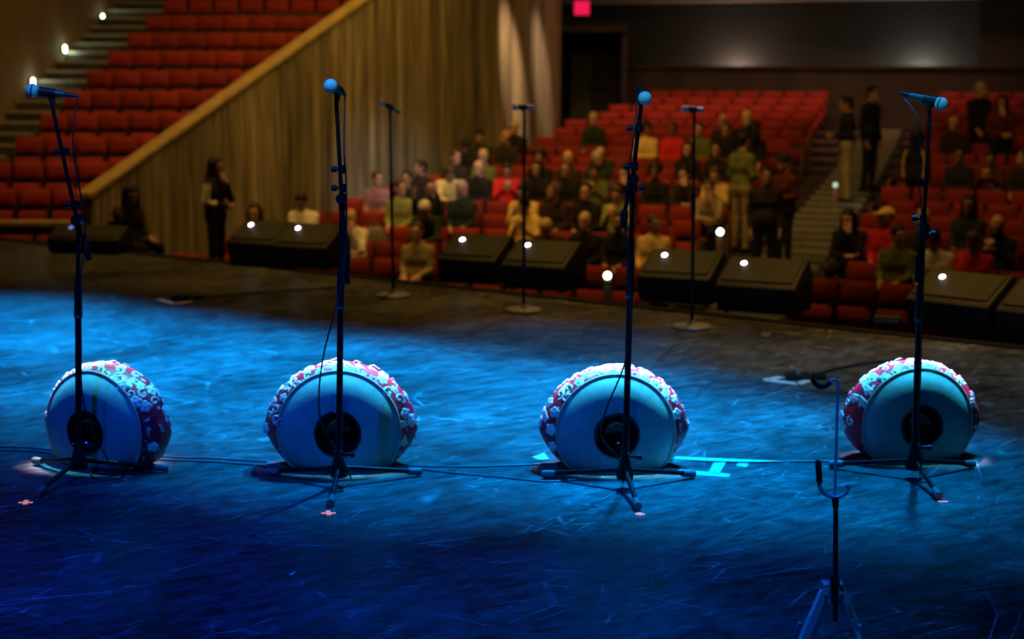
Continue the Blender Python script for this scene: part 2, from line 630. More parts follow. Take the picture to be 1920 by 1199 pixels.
mb = MB()
ring(mb, 14.0, 60, -0.25, A_END + 0.2, -2.6, -2.4, 20)
hall = mb.obj('floor_auditorium', M_CARPET, smooth=0, kind='structure')
hall['label'] = 'dark stepped auditorium floor below the stage'
mb = MB()
ring(mb, 16.0, rowR(0) - 0.55, -0.22, A_END, -2.4, rowZ(0) - 0.02)
mb.obj('terrace', M_CARPET, hall, smooth=0)
for k in range(NROW):
    mb = MB()
    ring(mb, rowR(k) - 0.55, rowR(k) + 0.35 + (1.6 if k == NROW - 1 else 0), -0.02, A_END, -2.4, rowZ(k))
    mb.obj('terrace', M_CARPET, hall, smooth=0)
for k in range(NROW):                              # aisle steps, two to a row, pale edges
    for j in (0, 1):
        mb = MB()
        r0 = rowR(k) - 0.55 + j * 0.45
        a0_, a1_ = aisle(r0 + 0.2)
        ring(mb, r0, r0 + (0.90 if j == 0 else 0.45), a0_ + 0.004, a1_ - 0.004, rowZ(k), rowZ(k) + 0.012 + 0.068 * j, 4)
        st = mb.obj('aisle_step', M_STEP, hall, smooth=0)
        mb = MB()
        ring(mb, r0 - 0.01, r0 + 0.06, a0_ + 0.006, a1_ - 0.006, rowZ(k) + 0.068 * j - 0.05, rowZ(k) + 0.019 + 0.068 * j, 4)
        mb.obj('step_edge', M_NOSE, st, smooth=0)

# the boarded wall: upright planks under a sloping oak cap
mb = MB()
ya, yb = 22.5, 33.7
pa, pb = V((wallx(ya), ya, 0)) - WN * 0.06, V((wallx(yb), yb, 0)) - WN * 0.06
za, zb = wallz(ya) - 0.03, wallz(yb) - 0.03
q = -WN * 0.16
mb.add([pa + V((0, 0, -2.4)), pb + V((0, 0, -2.4)), pb + V((0, 0, zb)), pa + V((0, 0, za)),
        pa + q + V((0, 0, -2.4)), pb + q + V((0, 0, -2.4)), pb + q + V((0, 0, zb)), pa + q + V((0, 0, za))],
       [(0, 1, 2, 3), (5, 4, 7, 6), (0, 3, 7, 4), (1, 5, 6, 2), (3, 2, 6, 7), (0, 4, 5, 1)])
bwall = mb.obj('wall_left', M_DARK, smooth=0, kind='structure')
bwall['label'] = 'tall wall of weathered upright boards with a sloping oak cap'
L_ = (pb - pa).length
pw = 0.17
np_ = int(L_ / pw)
for i in range(np_):
    s0, s1 = i * pw, (i + 1) * pw - 0.006
    y0 = ya + s0 * WD.y
    y1 = ya + s1 * WD.y
    dep = 0.045 + 0.012 * ((i * 7) % 5) / 4
    a, b_ = pa + WD * s0, pa + WD * s1
    o_ = WN * dep
    t0, t1 = wallz(y0) - 0.04, wallz(y1) - 0.04
    mb = MB()
    mb.add([a + V((0, 0, -2.35)), b_ + V((0, 0, -2.35)), b_ + V((0, 0, t1)), a + V((0, 0, t0)),
            a + o_ + V((0, 0, -2.35)), b_ + o_ + V((0, 0, -2.35)), b_ + o_ + V((0, 0, t1)), a + o_ + V((0, 0, t0))],
           [(3, 2, 1, 0), (4, 5, 6, 7), (0, 1, 5, 4), (1, 2, 6, 5), (2, 3, 7, 6), (3, 0, 4, 7)])
    mb.obj('plank', M_PLANK, bwall, smooth=0)
mb = MB()                                           # cap
c0, c1 = pa - WD * 0.05 + WN * 0.09, pb + WN * 0.09
w_ = -WN * 0.30
mb.add([c0 + V((0, 0, za)), c1 + V((0, 0, zb)), c1 + w_ + V((0, 0, zb)), c0 + w_ + V((0, 0, za)),
        c0 + V((0, 0, za + 0.07)), c1 + V((0, 0, zb + 0.07)), c1 + w_ + V((0, 0, zb + 0.07)), c0 + w_ + V((0, 0, za + 0.07))],
       [(3, 2, 1, 0), (4, 5, 6, 7), (0, 1, 5, 4), (1, 2, 6, 5), (2, 3, 7, 6), (3, 0, 4, 7)])
mb.obj('cap_rail', M_CAP, bwall, smooth=0, bevel=0.01)

# raised side block: terraces, front parapet, stair, outer wall


def lrowY(k):
    return 23.5 + 0.9 * k


def lrowZ(k):
    return -0.93 + 0.345 * k


def lrow_left(k):
    return -7.78 + 0.172 * (lrowY(k) - 26.2)


def outerx(y):
    return -8.83 + 0.122 * (y - 27.6)


NL = 12
mb = MB()
mb.box((-12, 22.6, -2.6), (-2, 24, -1.5))
side = mb.obj('floor_side', M_CARPET, smooth=0, kind='structure')
side['label'] = 'steep terraces of the raised side block'
for k in range(NL):
    y0, y1 = lrowY(k) - 0.5, lrowY(k) + 0.4
    mb = MB()
    mb.add([(outerx(y0) - 0.05, y0, -1.6), (wallx(y0) - 0.22, y0, -1.6), (wallx(y1) - 0.22, y1, -1.6), (outerx(y1) - 0.05, y1, -1.6),
            (outerx(y0) - 0.05, y0, lrowZ(k)), (wallx(y0) - 0.22, y0, lrowZ(k)), (wallx(y1) - 0.22, y1, lrowZ(k)), (outerx(y1) - 0.05, y1, lrowZ(k))],
           [(3, 2, 1, 0), (4, 5, 6, 7), (0, 1, 5, 4), (1, 2, 6, 5), (2, 3, 7, 6), (3, 0, 4, 7)])
    mb.obj('terrace', M_CARPET, side, smooth=0)
    for j in (0, 1):                               # side stair: two steps to a row
        ys = y0 + 0.45 * j
        mb = MB()
        z = lrowZ(k) + 0.1725 * j
        xl, xr = outerx(ys) - 0.02, lrow_left(k) - 0.32
        mb.box((xl, ys, z - (0.0 if j == 0 else 0.17)), (xr, ys + 0.45, z + 0.01))
        st = mb.obj('stair_step', M_STEP, side, smooth=0)
        mb = MB()
        mb.box((xl + 0.03, ys - 0.012, z - 0.03), (xr - 0.02, ys + 0.05, z + 0.018))
        mb.obj('step_edge', M_NOSE, st, smooth=0)
mb = MB()
mb.box((-12.0, 22.52, -2.4), (wallx(22.6) - 0.25, 22.68, -0.50))
par = mb.obj('wall_front', M_BROWN, smooth=0, kind='structure')
par['label'] = 'low brown parapet in front of the raised side block'
mb = MB()
mb.box((-12.0, 22.46, -0.50), (wallx(22.6) - 0.22, 22.76, -0.43))
mb.obj('cap_rail', M_CAP, par, smooth=0, bevel=0.01)
mb = MB()
y0, y1 = 22.0, 36.0
mb.add([(outerx(y0), y0, -2.4), (outerx(y1), y1, -2.4), (outerx(y1), y1, 7), (outerx(y0), y0, 7),
        (outerx(y0) - .2, y0, -2.4), (outerx(y1) - .2, y1, -2.4), (outerx(y1) - .2, y1, 7), (outerx(y0) - .2, y0, 7)],
       [(0, 1, 2, 3), (5, 4, 7, 6), (0, 3, 7, 4), (1, 5, 6, 2), (3, 2, 6, 7), (0, 4, 5, 1)])
mb.obj('wall_outer', M_BROWN, smooth=0, kind='structure')['label'] = 'brown wall beside the side stair'
# step lamps on the outer wall
for i, (px, py) in enumerate([(188, 33), (117, 92), (57, 154)]):
    u = (px - 960) / F
    lo, hi = 24.0, 36.0
    for _ in range(50):
        m_ = (lo + hi) / 2
        p = at(px, py, m_)
        if p.x > outerx(m_):
            lo = m_
        else:
            hi = m_
    p = at(px, py, lo) + V((0.03, 0, 0))
    t = thing('step_lamp', ['pale round step lamp highest on the wall beside the side stair',
                            'pale round step lamp lower on the wall beside the side stair',
                            'pale round step lamp behind the leftmost microphone head'][i], 'lamp', p, 0, 'stair lamps')
    Mx = Matrix.Rotation(pi / 2, 4, 'Y')
    mb = MB()
    mb.lathe([(0.001, -0.03), (0.085, -0.03), (0.085, 0.0), (0.07, 0.012), (0.001, 0.012)], 20, Mx)
    mb.obj('housing', M_BLACK, t)
    mb = MB()
    mb.lathe([(0.001, 0.006), (0.066, 0.006), (0.06, 0.028), (0.001, 0.034)], 20, Mx)
    mb.obj('lens', M_LAMP, t)
    L = bpy.data.lights.new('step_lamp_light', 'POINT')
    L.color = (0.85, 1.0, 0.6)
    L.energy = 1.6
    L.shadow_soft_size = 0.05
    lo_ = bpy.data.objects.new('step_lamp_light', L)
    COL.objects.link(lo_)
    lo_.parent = t
    lo_.location = (0.14, 0, 0)

# rear wall, parapet, soffit, door, sign
RW = 38.2
A_DOOR1 = math.radians(14.3)
mb = MB()
ring(mb, RW, RW + 0.3, math.radians(9), A_END + 0.1, 0, 3.35, 30)
rear = mb.obj('wall_rear', M_GREYW, smooth=30, kind='structure')
rear['label'] = 'dark grey curved rear wall with two soft glows'
mb = MB()
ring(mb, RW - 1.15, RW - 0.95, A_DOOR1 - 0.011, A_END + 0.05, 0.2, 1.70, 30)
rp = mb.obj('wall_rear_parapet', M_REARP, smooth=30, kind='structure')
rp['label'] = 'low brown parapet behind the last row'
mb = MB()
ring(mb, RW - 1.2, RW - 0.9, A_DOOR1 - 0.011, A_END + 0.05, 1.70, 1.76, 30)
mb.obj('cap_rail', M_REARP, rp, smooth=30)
mb = MB()
ring(mb, RW - 0.9, RW + 0.2, math.radians(9), A_END + 0.1, 3.20, 3.4, 30)
mb.obj('ceiling', M_SOFF, smooth=30, kind='structure')['label'] = 'beige soffit edge along the top of the rear wall'
mb = MB()
a_p = math.atan2(at(1830, 60, 34.5).x - C.x, at(1830, 60, 34.5).y - C.y)
ring(mb, RW - 0.35, RW + 0.02, a_p, a_p + 0.05, 0, 3.3, 3)
mb.obj('trim_2', M_GREYW, smooth=0, kind='structure')['label'] = 'shallow grey pilaster at the right of the rear wall'
# uplights that stand behind the parapet and graze the rear wall
for i, (px, pw_, colr) in enumerate([(1363, 36, (1.0, 0.70, 0.50)), (1735, 27, (0.95, 0.88, 0.72))]):
    p = at(px, 118, 36.0)
    a = math.atan2(p.x - C.x, p.y - C.y)
    q_ = polar(RW - 0.36, a, 1.50)
    t = thing('uplight', ['small uplight behind the rear parapet casting the warm left glow', 'small uplight behind the rear parapet casting the pale right glow'][i],
              'lamp', q_ - V((0, 0, 1.15)), 0, 'rear wall uplights')
    mb = MB()
    mb.lathe([(0.09, 0), (0.09, 0.02), (0.015, 0.03), (0.015, 0.98), (0.07, 1.0), (0.08, 1.08), (0.06, 1.08), (0.05, 1.03), (0.001, 1.03)], 16)
    mb.obj('fitting', M_BLACK, t)
    L = bpy.data.lights.new('uplight_lamp', 'POINT')
    L.color = colr
    L.energy = pw_
    L.shadow_soft_size = 0.05
    lo_ = bpy.data.objects.new('uplight_lamp', L)
    COL.objects.link(lo_)
    lo_.parent = t
    lo_.location = (0, 0, 1.2)
# door portal
dl, dr = at(1052, 60, 35.6), at(1166, 60, 35.6)
zt = dl.z
zf = rowZ(NROW - 1)
mb = MB()
x0, x1 = dl.x, dr.x
mb.box((x0 - 0.12, 35.3, zf), (x0, 37.4, zt + 0.12))
mb.box((x1, 35.5, zf), (x1 + 0.12, 37.4, zt + 0.12))
mb.box((x0 - 0.12, 35.45, zt), (x1 + 0.12, 37.4, zt + 0.14))
mb.box((x0 - 0.1, 37.3, zf), (x1 + 0.1, 37.42, zt))
dr_ = mb.obj('door_1', M_DARK, smooth=0, kind='structure')
dr_['label'] = 'dark doorway between the boarded wall and the rear wall'
mb = MB()
mb.box((x0 + 0.25, 36.55, zf), (x0 + 0.72, 36.6, zt - 0.05))
d1 = mb.obj('door_leaf', M_DOOR, dr_, smooth=0)
mb = MB()
mb.box((x0 + 0.66, 36.5, zf + 0.95), (x0 + 0.69, 36.55, zf + 1.15))
mb.obj('door_handle', M_TUBE, d1, smooth=0)
mb = MB()
mb.box((x0 + 0.74, 36.55, zf), (x1 - 0.02, 36.6, zt - 0.05))
mb.obj('door_leaf', M_DARK, dr_, smooth=0)
s = at(1091, 15, 35.4)
t = thing('exit_sign', 'glowing red square sign above the dark doorway', 'sign', s)
mb = MB()
mb.box((-0.19, 0.0, -0.17), (0.19, 0.07, 0.17))
mb.obj('housing', M_BLACK, t, smooth=0, bevel=0.01)
mb = MB()
mb.box((-0.165, -0.014, -0.15), (0.165, 0.004, 0.15))
mb.obj('lit_panel', M_EXIT, t, smooth=0, bevel=0.006)
mb = MB()
mb.box((-0.02, 0.0, 0.16), (0.02, 0.05, 0.30))
mb.obj('bracket', M_BLACK, t, smooth=0)

# ------------------------------------------------------------------ signed-distance mesher for bodies


def surface_nets(D, lo, h):
    S = D < 0
    nx, ny, nz = D.shape
    cs = S[:-1, :-1, :-1].astype(np.int8)
    tot = np.zeros_like(cs)
    for dx in (0, 1):
        for dy in (0, 1):
            for dz in (0, 1):
                tot = tot + S[dx:nx - 1 + dx, dy:ny - 1 + dy, dz:nz - 1 + dz]
    act = (tot > 0) & (tot < 8)
    ijk = np.argwhere(act)
    idx = -np.ones(act.shape, int)
    idx[act] = np.arange(len(ijk))
    acc = np.zeros((len(ijk), 3))
    cnt = np.zeros(len(ijk))
    corners = [(a, b, c) for a in (0, 1) for b in (0, 1) for c in (0, 1)]
    val = {c: D[ijk[:, 0] + c[0], ijk[:, 1] + c[1], ijk[:, 2] + c[2]] for c in corners}
    for c in corners:
        for ax in range(3):
            if c[ax] == 0:
                e = list(c)
                e[ax] = 1
                e = tuple(e)
                v0, v1 = val[c], val[e]
                cr = (v0 < 0) != (v1 < 0)
                t = np.where(cr, v0 / np.where(cr, v0 - v1, 1), 0)
                p = np.zeros((len(ijk), 3))
                for b in range(3):
                    p[:, b] = c[b]
                p[:, ax] = t
                acc[cr] += p[cr]
                cnt[cr] += 1
    P = lo + (ijk + acc / cnt[:, None]) * h
    faces = []
    for ax in range(3):
        b, c = (ax + 1) % 3, (ax + 2) % 3
        s0 = [slice(None)] * 3
        s1 = [slice(None)] * 3
        s0[ax] = slice(0, -1)
        s1[ax] = slice(1, None)
        A, B = S[tuple(s0)], S[tuple(s1)]
        e = np.argwhere(A != B)
        ok = (e[:, b] > 0) & (e[:, c] > 0) & (e[:, b] < D.shape[b] - 1) & (e[:, c] < D.shape[c] - 1)
        e = e[ok]
        ins = A[tuple(e.T)]

        def cell(db, dc):
            q = e.copy()
            q[:, b] += db
            q[:, c] += dc
            return idx[tuple(q.T)]
        quad = np.stack([cell(-1, -1), cell(0, -1), cell(0, 0), cell(-1, 0)], 1)
        quad[~ins] = quad[~ins][:, ::-1]
        faces.append(quad)
    return P, np.concatenate(faces)


class SDF:
    def __init__(self):
        self.p = []

    def cap(self, a, b, ra, rb=None, k=0.03, m=0):
        self.p.append(('cap', np.array(a, float), np.array(b, float), ra, ra if rb is None else rb, k, m, 1))
        return self

    def ell(self, c, r, k=0.03, m=0, rot=None, op=1):
        R = np.eye(3) if rot is None else np.array(rot.to_3x3())
        self.p.append(('ell', np.array(c, float), np.array(r, float), R, None, k, m, op))
        return self

    def bounds(self):
        lo, hi = np.full(3, 1e9), np.full(3, -1e9)
        for q in self.p:
            if q[7] < 0:
                continue
            l, h = self.pb(q)
            lo, hi = np.minimum(lo, l), np.maximum(hi, h)
        return lo, hi

    def pb(self, q):
        if q[0] == 'cap':
            r = max(q[3], q[4])
            return np.minimum(q[1], q[2]) - r, np.maximum(q[1], q[2]) + r
        r = q[2].max()
        return q[1] - r, q[1] + r

    def dist(self, q, X):
        if q[0] == 'cap':
            a, b, ra, rb = q[1], q[2], q[3], q[4]
            d = b - a
            L2 = max(d @ d, 1e-12)
            t = np.clip(((X - a) @ d) / L2, 0, 1)
            return np.linalg.norm(X - a - t[..., None] * d, axis=-1) - (ra + (rb - ra) * t)
        Y = (X - q[1]) @ q[3]
        r = q[2]
        k0 = np.linalg.norm(Y / r, axis=-1)
        k1 = np.linalg.norm(Y / (r * r), axis=-1)
        return k0 * (k0 - 1) / np.maximum(k1, 1e-9)

    def mesh(self, name, h, cut=None):
        lo, hi = self.bounds()
        lo, hi = lo - 3 * h, hi + 3 * h
        n = np.ceil((hi - lo) / h).astype(int) + 1
        D = np.full(n, 0.5, np.float64)
        ax = [lo[i] + np.arange(n[i]) * h for i in range(3)]
        for q in self.p:
            l, u = self.pb(q)
            g = q[5] + 2 * h
            i0 = np.clip(np.floor((l - g - lo) / h).astype(int), 0, n)
            i1 = np.clip(np.ceil((u + g - lo) / h).astype(int) + 1, 0, n)
            sl = tuple(slice(i0[i], i1[i]) for i in range(3))
            X = np.stack(np.meshgrid(ax[0][sl[0]], ax[1][sl[1]], ax[2][sl[2]], indexing='ij'), -1)
            d = self.dist(q, X)
            o = D[sl]
            k = q[5]
            if q[7] > 0:
                hh = np.clip(0.5 + 0.5 * (o - d) / k, 0, 1)
                D[sl] = o * (1 - hh) + d * hh - k * hh * (1 - hh)
            else:
                hh = np.clip(0.5 - 0.5 * (o + d) / k, 0, 1)
                D[sl] = o * (1 - hh) - d * hh + k * hh * (1 - hh)
        if cut is not None:
            X = np.stack(np.meshgrid(*ax, indexing='ij'), -1)
            D = np.maximum(D, cut(X))
        P, Fc = surface_nets(D, lo, h)
        me = bpy.data.meshes.new(name)
        me.from_pydata(P.tolist(), [], Fc.tolist())
        ctr = P[Fc].mean(1)
        best = np.full(len(ctr), 1e9)
        lab = np.zeros(len(ctr), int)
        for q in self.p:
            if q[7] < 0:
                continue
            d = self.dist(q, ctr)
            w = d < best
            best[w] = d[w]
            lab[w] = q[6]
        me.shade_smooth()
        return me, lab


def np3(v):
    return np.array([v[0], v[1], v[2]], float)


SKIN, TOP, LEG, SHOE, EYE = 0, 1, 2, 3, 4


def add_hand(S, w, d, nrm, side, curl=0.5):
    """palm and five bent fingers; w wrist, d pointing along the hand, nrm towards the palm, side: +1/-1 for the thumb"""
    w, d, nrm = V(w), V(d).normalized(), V(nrm)
    nrm = (nrm - d * nrm.dot(d)).normalized()
    s = d.cross(nrm) * side
    for j in (-1, 0, 1):
        S.cap(w + s * 0.018 * j, w + d * 0.08 + s * 0.026 * j, 0.017, 0.016, 0.012, SKIN)
    for j, ln in zip((-1.5, -0.5, 0.5, 1.5), (0.058, 0.072, 0.078, 0.07)):
        b = w + d * 0.088 + s * 0.0215 * j
        m_ = b + (d + nrm * curl * 0.5).normalized() * ln * 0.5
        e = m_ + (d * 0.8 + nrm * curl * 1.4).normalized() * ln * 0.5
        S.cap(b, m_, 0.0105, 0.010, 0.006, SKIN)
        S.cap(m_, e, 0.010, 0.0085, 0.006, SKIN)
    b = w + d * 0.03 + s * 0.032
    m_ = b + (d * 0.7 + s * 0.8 + nrm * 0.3).normalized() * 0.038
    e = m_ + (d * 1.0 + s * 0.2 + nrm * 0.4).normalized() * 0.032
    S.cap(b, m_, 0.014, 0.011, 0.008, SKIN)
    S.cap(m_, e, 0.011, 0.009, 0.006, SKIN)


def head_rot(yaw, pitch):
    return Euler((pitch, 0, yaw), 'XYZ').to_matrix()


def add_head(S, c, yaw, pitch):
    R = head_rot(yaw, pitch)
    c = V(c)

    def T(p):
        return c + R @ V(p)
    S.ell(T((0, 0.012, 0.025)), (0.077, 0.097, 0.095), 0.02, SKIN, R)
    S.ell(T((0, -0.02, -0.035)), (0.063, 0.075, 0.085), 0.03, SKIN, R)
    S.cap(T((0, -0.075, -0.095)), T((0, -0.07, -0.09)), 0.024, 0.024, 0.03, SKIN)
    S.cap(T((0, -0.088, 0.012)), T((0, -0.108, -0.028)), 0.008, 0.013, 0.012, SKIN)
    S.cap(T((-0.04, -0.078, 0.028)), T((0.04, -0.078, 0.028)), 0.012, 0.012, 0.012, SKIN)
    for s in (-1, 1):
        S.ell(T((0.03 * s, -0.098, 0.008)), (0.014, 0.012, 0.009), 0.008, SKIN, R, -1)
        S.ell(T((0.03 * s, -0.086, 0.006)), (0.014, 0.011, 0.010), 0.004, EYE, R)
        S.cap(T((0.016 * s, -0.091, 0.027)), T((0.046 * s, -0.08, 0.027)), 0.007, 0.006, 0.005, EYE)
        S.ell(T((0.077 * s, 0.012, -0.008)), (0.013, 0.022, 0.033), 0.01, SKIN, R)
    S.cap(T((-0.02, -0.09, -0.058)), T((0.02, -0.09, -0.058)), 0.008, 0.008, 0.006, SKIN)
    S.ell(T((0, -0.101, -0.057)), (0.022, 0.006, 0.003), 0.003, SKIN, R, -1)


def make_body(name, J):
    S = SDF()
    pel, ch, nk, hd = V(J['pel']), V(J['chest']), V(J['neck']), V(J['head'])
    bulk = J.get('bulk', 1.0)
    sh = (V(J['Ls']) - V(J['Rs'])).normalized()
    S.cap(pel - sh * 0.075, pel + sh * 0.075, 0.115 * bulk, 0.115 * bulk, 0.06, LEG)
    wa = pel.lerp(ch, 0.38)
    S.cap(wa - sh * 0.06, wa + sh * 0.06, 0.108 * bulk, None, 0.09, TOP)
    S.cap(ch - sh * 0.085, ch + sh * 0.085, 0.115 * bulk, None, 0.09, TOP)
    up = ch.lerp(nk, 0.55)
    for s in 'LR':
        sp = V(J[s + 's'])
        S.cap(nk - V((0, 0, 0.045)), sp, 0.05, 0.058 * bulk, 0.05, TOP)
        S.cap(up, sp.lerp(up, 0.25) - V((0, 0, 0.05)), 0.09, 0.07, 0.06, TOP)
    S.cap(nk, hd + V((0, 0.01, -0.05)), 0.053, 0.05, 0.025, SKIN)
    S.cap(nk - V((0, 0, 0.03)), nk - V((0, 0, 0.01)), 0.066, 0.06, 0.03, TOP)
    for s in 'LR':
        sp, el, wr = V(J[s + 's']), V(J[s + 'e']), V(J[s + 'w'])
        S.cap(sp, el, 0.056 * bulk, 0.046 * bulk, 0.045, TOP)
        S.cap(el, wr, 0.045 * bulk, 0.034, 0.02, TOP)
        S.cap(wr, wr + (wr - el).normalized() * 0.03, 0.027, 0.025, 0.015, SKIN)
        add_hand(S, wr + (wr - el).normalized() * 0.035, J.get(s + 'd', wr - el), J.get(s + 'n', (0, -1, 0)), 1 if s == 'L' else -1, J.get('curl', 0.5))
        hp, kn, an = V(J[s + 'h']), V(J[s + 'k']), V(J[s + 'a'])
        S.cap(hp, kn, 0.088, 0.062, 0.05, LEG)
        S.cap(kn, an, 0.062, 0.046, 0.03, LEG)
        fd = V(J.get(s + 'f', (0, -1, 0))).normalized()
        f0 = V((an.x, an.y, 0.045)) - fd * 0.05
        S.cap(f0, f0 + fd * 0.2 + V((0, 0, -0.012)), 0.044, 0.034, 0.02, SHOE)
        S.cap(an, f0 + fd * 0.03, 0.044, 0.044, 0.02, SHOE)
    add_head(S, hd, J.get('yaw', 0), J.get('pitch', 0))
    me, lab = S.mesh(name, 0.0105)
    for i in range(5):
        me.materials.append(M_BLACK)
    me.polygons.foreach_set('material_index', lab.astype(np.int32))
    return me


STAND = dict(pel=(0, 0, 0.94), chest=(0, 0.005, 1.25), neck=(0, 0.01, 1.47), head=(0, -0.03, 1.615),
             Ls=(0.175, 0, 1.375), Rs=(-0.175, 0, 1.375), Le=(0.225, 0.03, 1.11), Re=(-0.225, 0.03, 1.11), Lw=(0.215, -0.06, 0.87), Rw=(-0.215, -0.06, 0.87),
             Ln=(-1, 0, 0), Rn=(1, 0, 0),
             Lh=(0.09, 0, 0.90), Rh=(-0.09, 0, 0.90), Lk=(0.10, -0.01, 0.49), Rk=(-0.10, -0.01, 0.49), La=(0.11, 0.02, 0.09), Ra=(-0.11, 0.02, 0.09))
SIT = dict(pel=(0, 0.085, 0.57), chest=(0, 0.085, 0.86), neck=(0, 0.075, 1.075), head=(0, 0.035, 1.23),
           Ls=(0.165, 0.08, 0.975), Rs=(-0.165, 0.08, 0.975), Le=(0.188, 0.01, 0.72), Re=(-0.188, 0.01, 0.72), Lw=(0.11, -0.20, 0.67), Rw=(-0.11, -0.20, 0.67),
           Ld=(-0.4, -1, -0.2), Rd=(0.4, -1, -0.2), Ln=(0, 0, -1), Rn=(0, 0, -1),
           Lh=(0.085, 0.05, 0.555), Rh=(-0.085, 0.05, 0.555), Lk=(0.13, -0.37, 0.53), Rk=(-0.13, -0.37, 0.53), La=(0.13, -0.36, 0.09), Ra=(-0.13, -0.36, 0.09))
POSES = {
    'sit': dict(SIT),
    'sit_turn_l': dict(SIT, yaw=0.9, pitch=0.05, head=(0.01, 0.05, 1.22)),
    'sit_turn_r': dict(SIT, yaw=-0.9, pitch=-0.05, head=(-0.01, 0.05, 1.22)),
    'sit_down': dict(SIT, chest=(0, 0.0, 0.84), neck=(0, -0.07, 1.02), head=(0, -0.17, 1.13), pitch=0.75, Ls=(0.17, -0.04, 0.955), Rs=(-0.17, -0.04, 0.955),
                     Le=(0.19, -0.2, 0.72), Re=(-0.19, -0.2, 0.72), Lw=(0.05, -0.36, 0.68), Rw=(-0.05, -0.36, 0.68)),
    'sit_chin': dict(SIT, chest=(0, 0.05, 0.85), neck=(0, 0.0, 1.05), head=(0, -0.06, 1.19), pitch=0.15, Ls=(0.165, 0.03, 0.965), Rs=(-0.165, 0.03, 0.965),
                     Le=(0.185, -0.16, 0.75), Lw=(0.07, -0.17, 1.0), Ld=(-0.3, 0.2, 1), Ln=(0, 1, 0), Re=(-0.188, -0.08, 0.72), Rw=(0.02, -0.2, 0.72), Rd=(1, -0.2, 0), Rn=(0, 0, 1)),
    'sit_phone': dict(SIT, pitch=0.45, head=(0, 0.0, 1.2), Le=(0.192, -0.03, 0.74), Re=(-0.192, -0.03, 0.74), Lw=(0.06, -0.24, 0.90), Rw=(-0.06, -0.24, 0.90),
                      Ld=(-0.5, -0.3, 1), Rd=(0.5, -0.3, 1), Ln=(-0.6, 0.6, 0), Rn=(0.6, 0.6, 0), curl=0.8),
    'sit_raise': dict(SIT, Le=(0.21, -0.12, 0.88), Lw=(0.17, -0.19, 1.15), Ld=(-0.1, 0, 1), Ln=(-1, 0, 0), Re=(-0.205, -0.11, 0.86), Rw=(-0.18, -0.22, 1.08), Rd=(0.1, 0, 1), Rn=(1, 0, 0), yaw=0.3),
    'sit_look': dict(SIT, pitch=0.6, head=(0, -0.02, 1.20), chest=(0, 0.05, 0.86), neck=(0, 0.03, 1.07)),
    'stand': dict(STAND),
    'stand_bent': dict(STAND, Le=(0.23, 0.02, 1.13), Re=(-0.23, 0.02, 1.13), Lw=(0.08, -0.22, 1.10), Rw=(-0.08, -0.22, 1.10), Ld=(-0.8, -0.5, 0.1), Rd=(0.8, -0.5, 0.1),
                       Ln=(0, 1, -0.3), Rn=(0, 1, -0.3), pitch=0.2, curl=0.7),
    'stand_chin': dict(STAND, Le=(0.21, -0.13, 1.13), Lw=(0.06, -0.16, 1.37), Ld=(-0.3, 0.3, 1), Ln=(0, 1, 0), Re=(-0.22, 0.0, 1.12), Rw=(0.02, -0.18, 1.06), Rd=(1, 0, 0.1), Rn=(0, 1, 0), pitch=0.12),
    'stand_walk': dict(STAND, yaw=0.5, Le=(0.25, 0.10, 1.13), Re=(-0.23, -0.06, 1.12), Lw=(0.24, 0.05, 0.9), Rw=(-0.20, -0.24, 0.96), Lk=(0.10, -0.10, 0.50), La=(0.11, -0.06, 0.09),
                       Rk=(-0.10, 0.06, 0.49), Ra=(-0.11, 0.20, 0.10)),
    'sit_reach': dict(SIT, yaw=-0.4, pitch=0.25, head=(0, 0.0, 1.2), Re=(-0.30, -0.10, 0.86), Rw=(-0.42, -0.22, 1.0), Rd=(-0.5, -0.4, 0.8), Rn=(0.5, -0.5, 0.3)),
}
BODY = {}


def body_mesh(p):
    if p not in BODY:
        BODY[p] = make_body('body_' + p, POSES[p])
    return BODY[p]


HAIR = {}


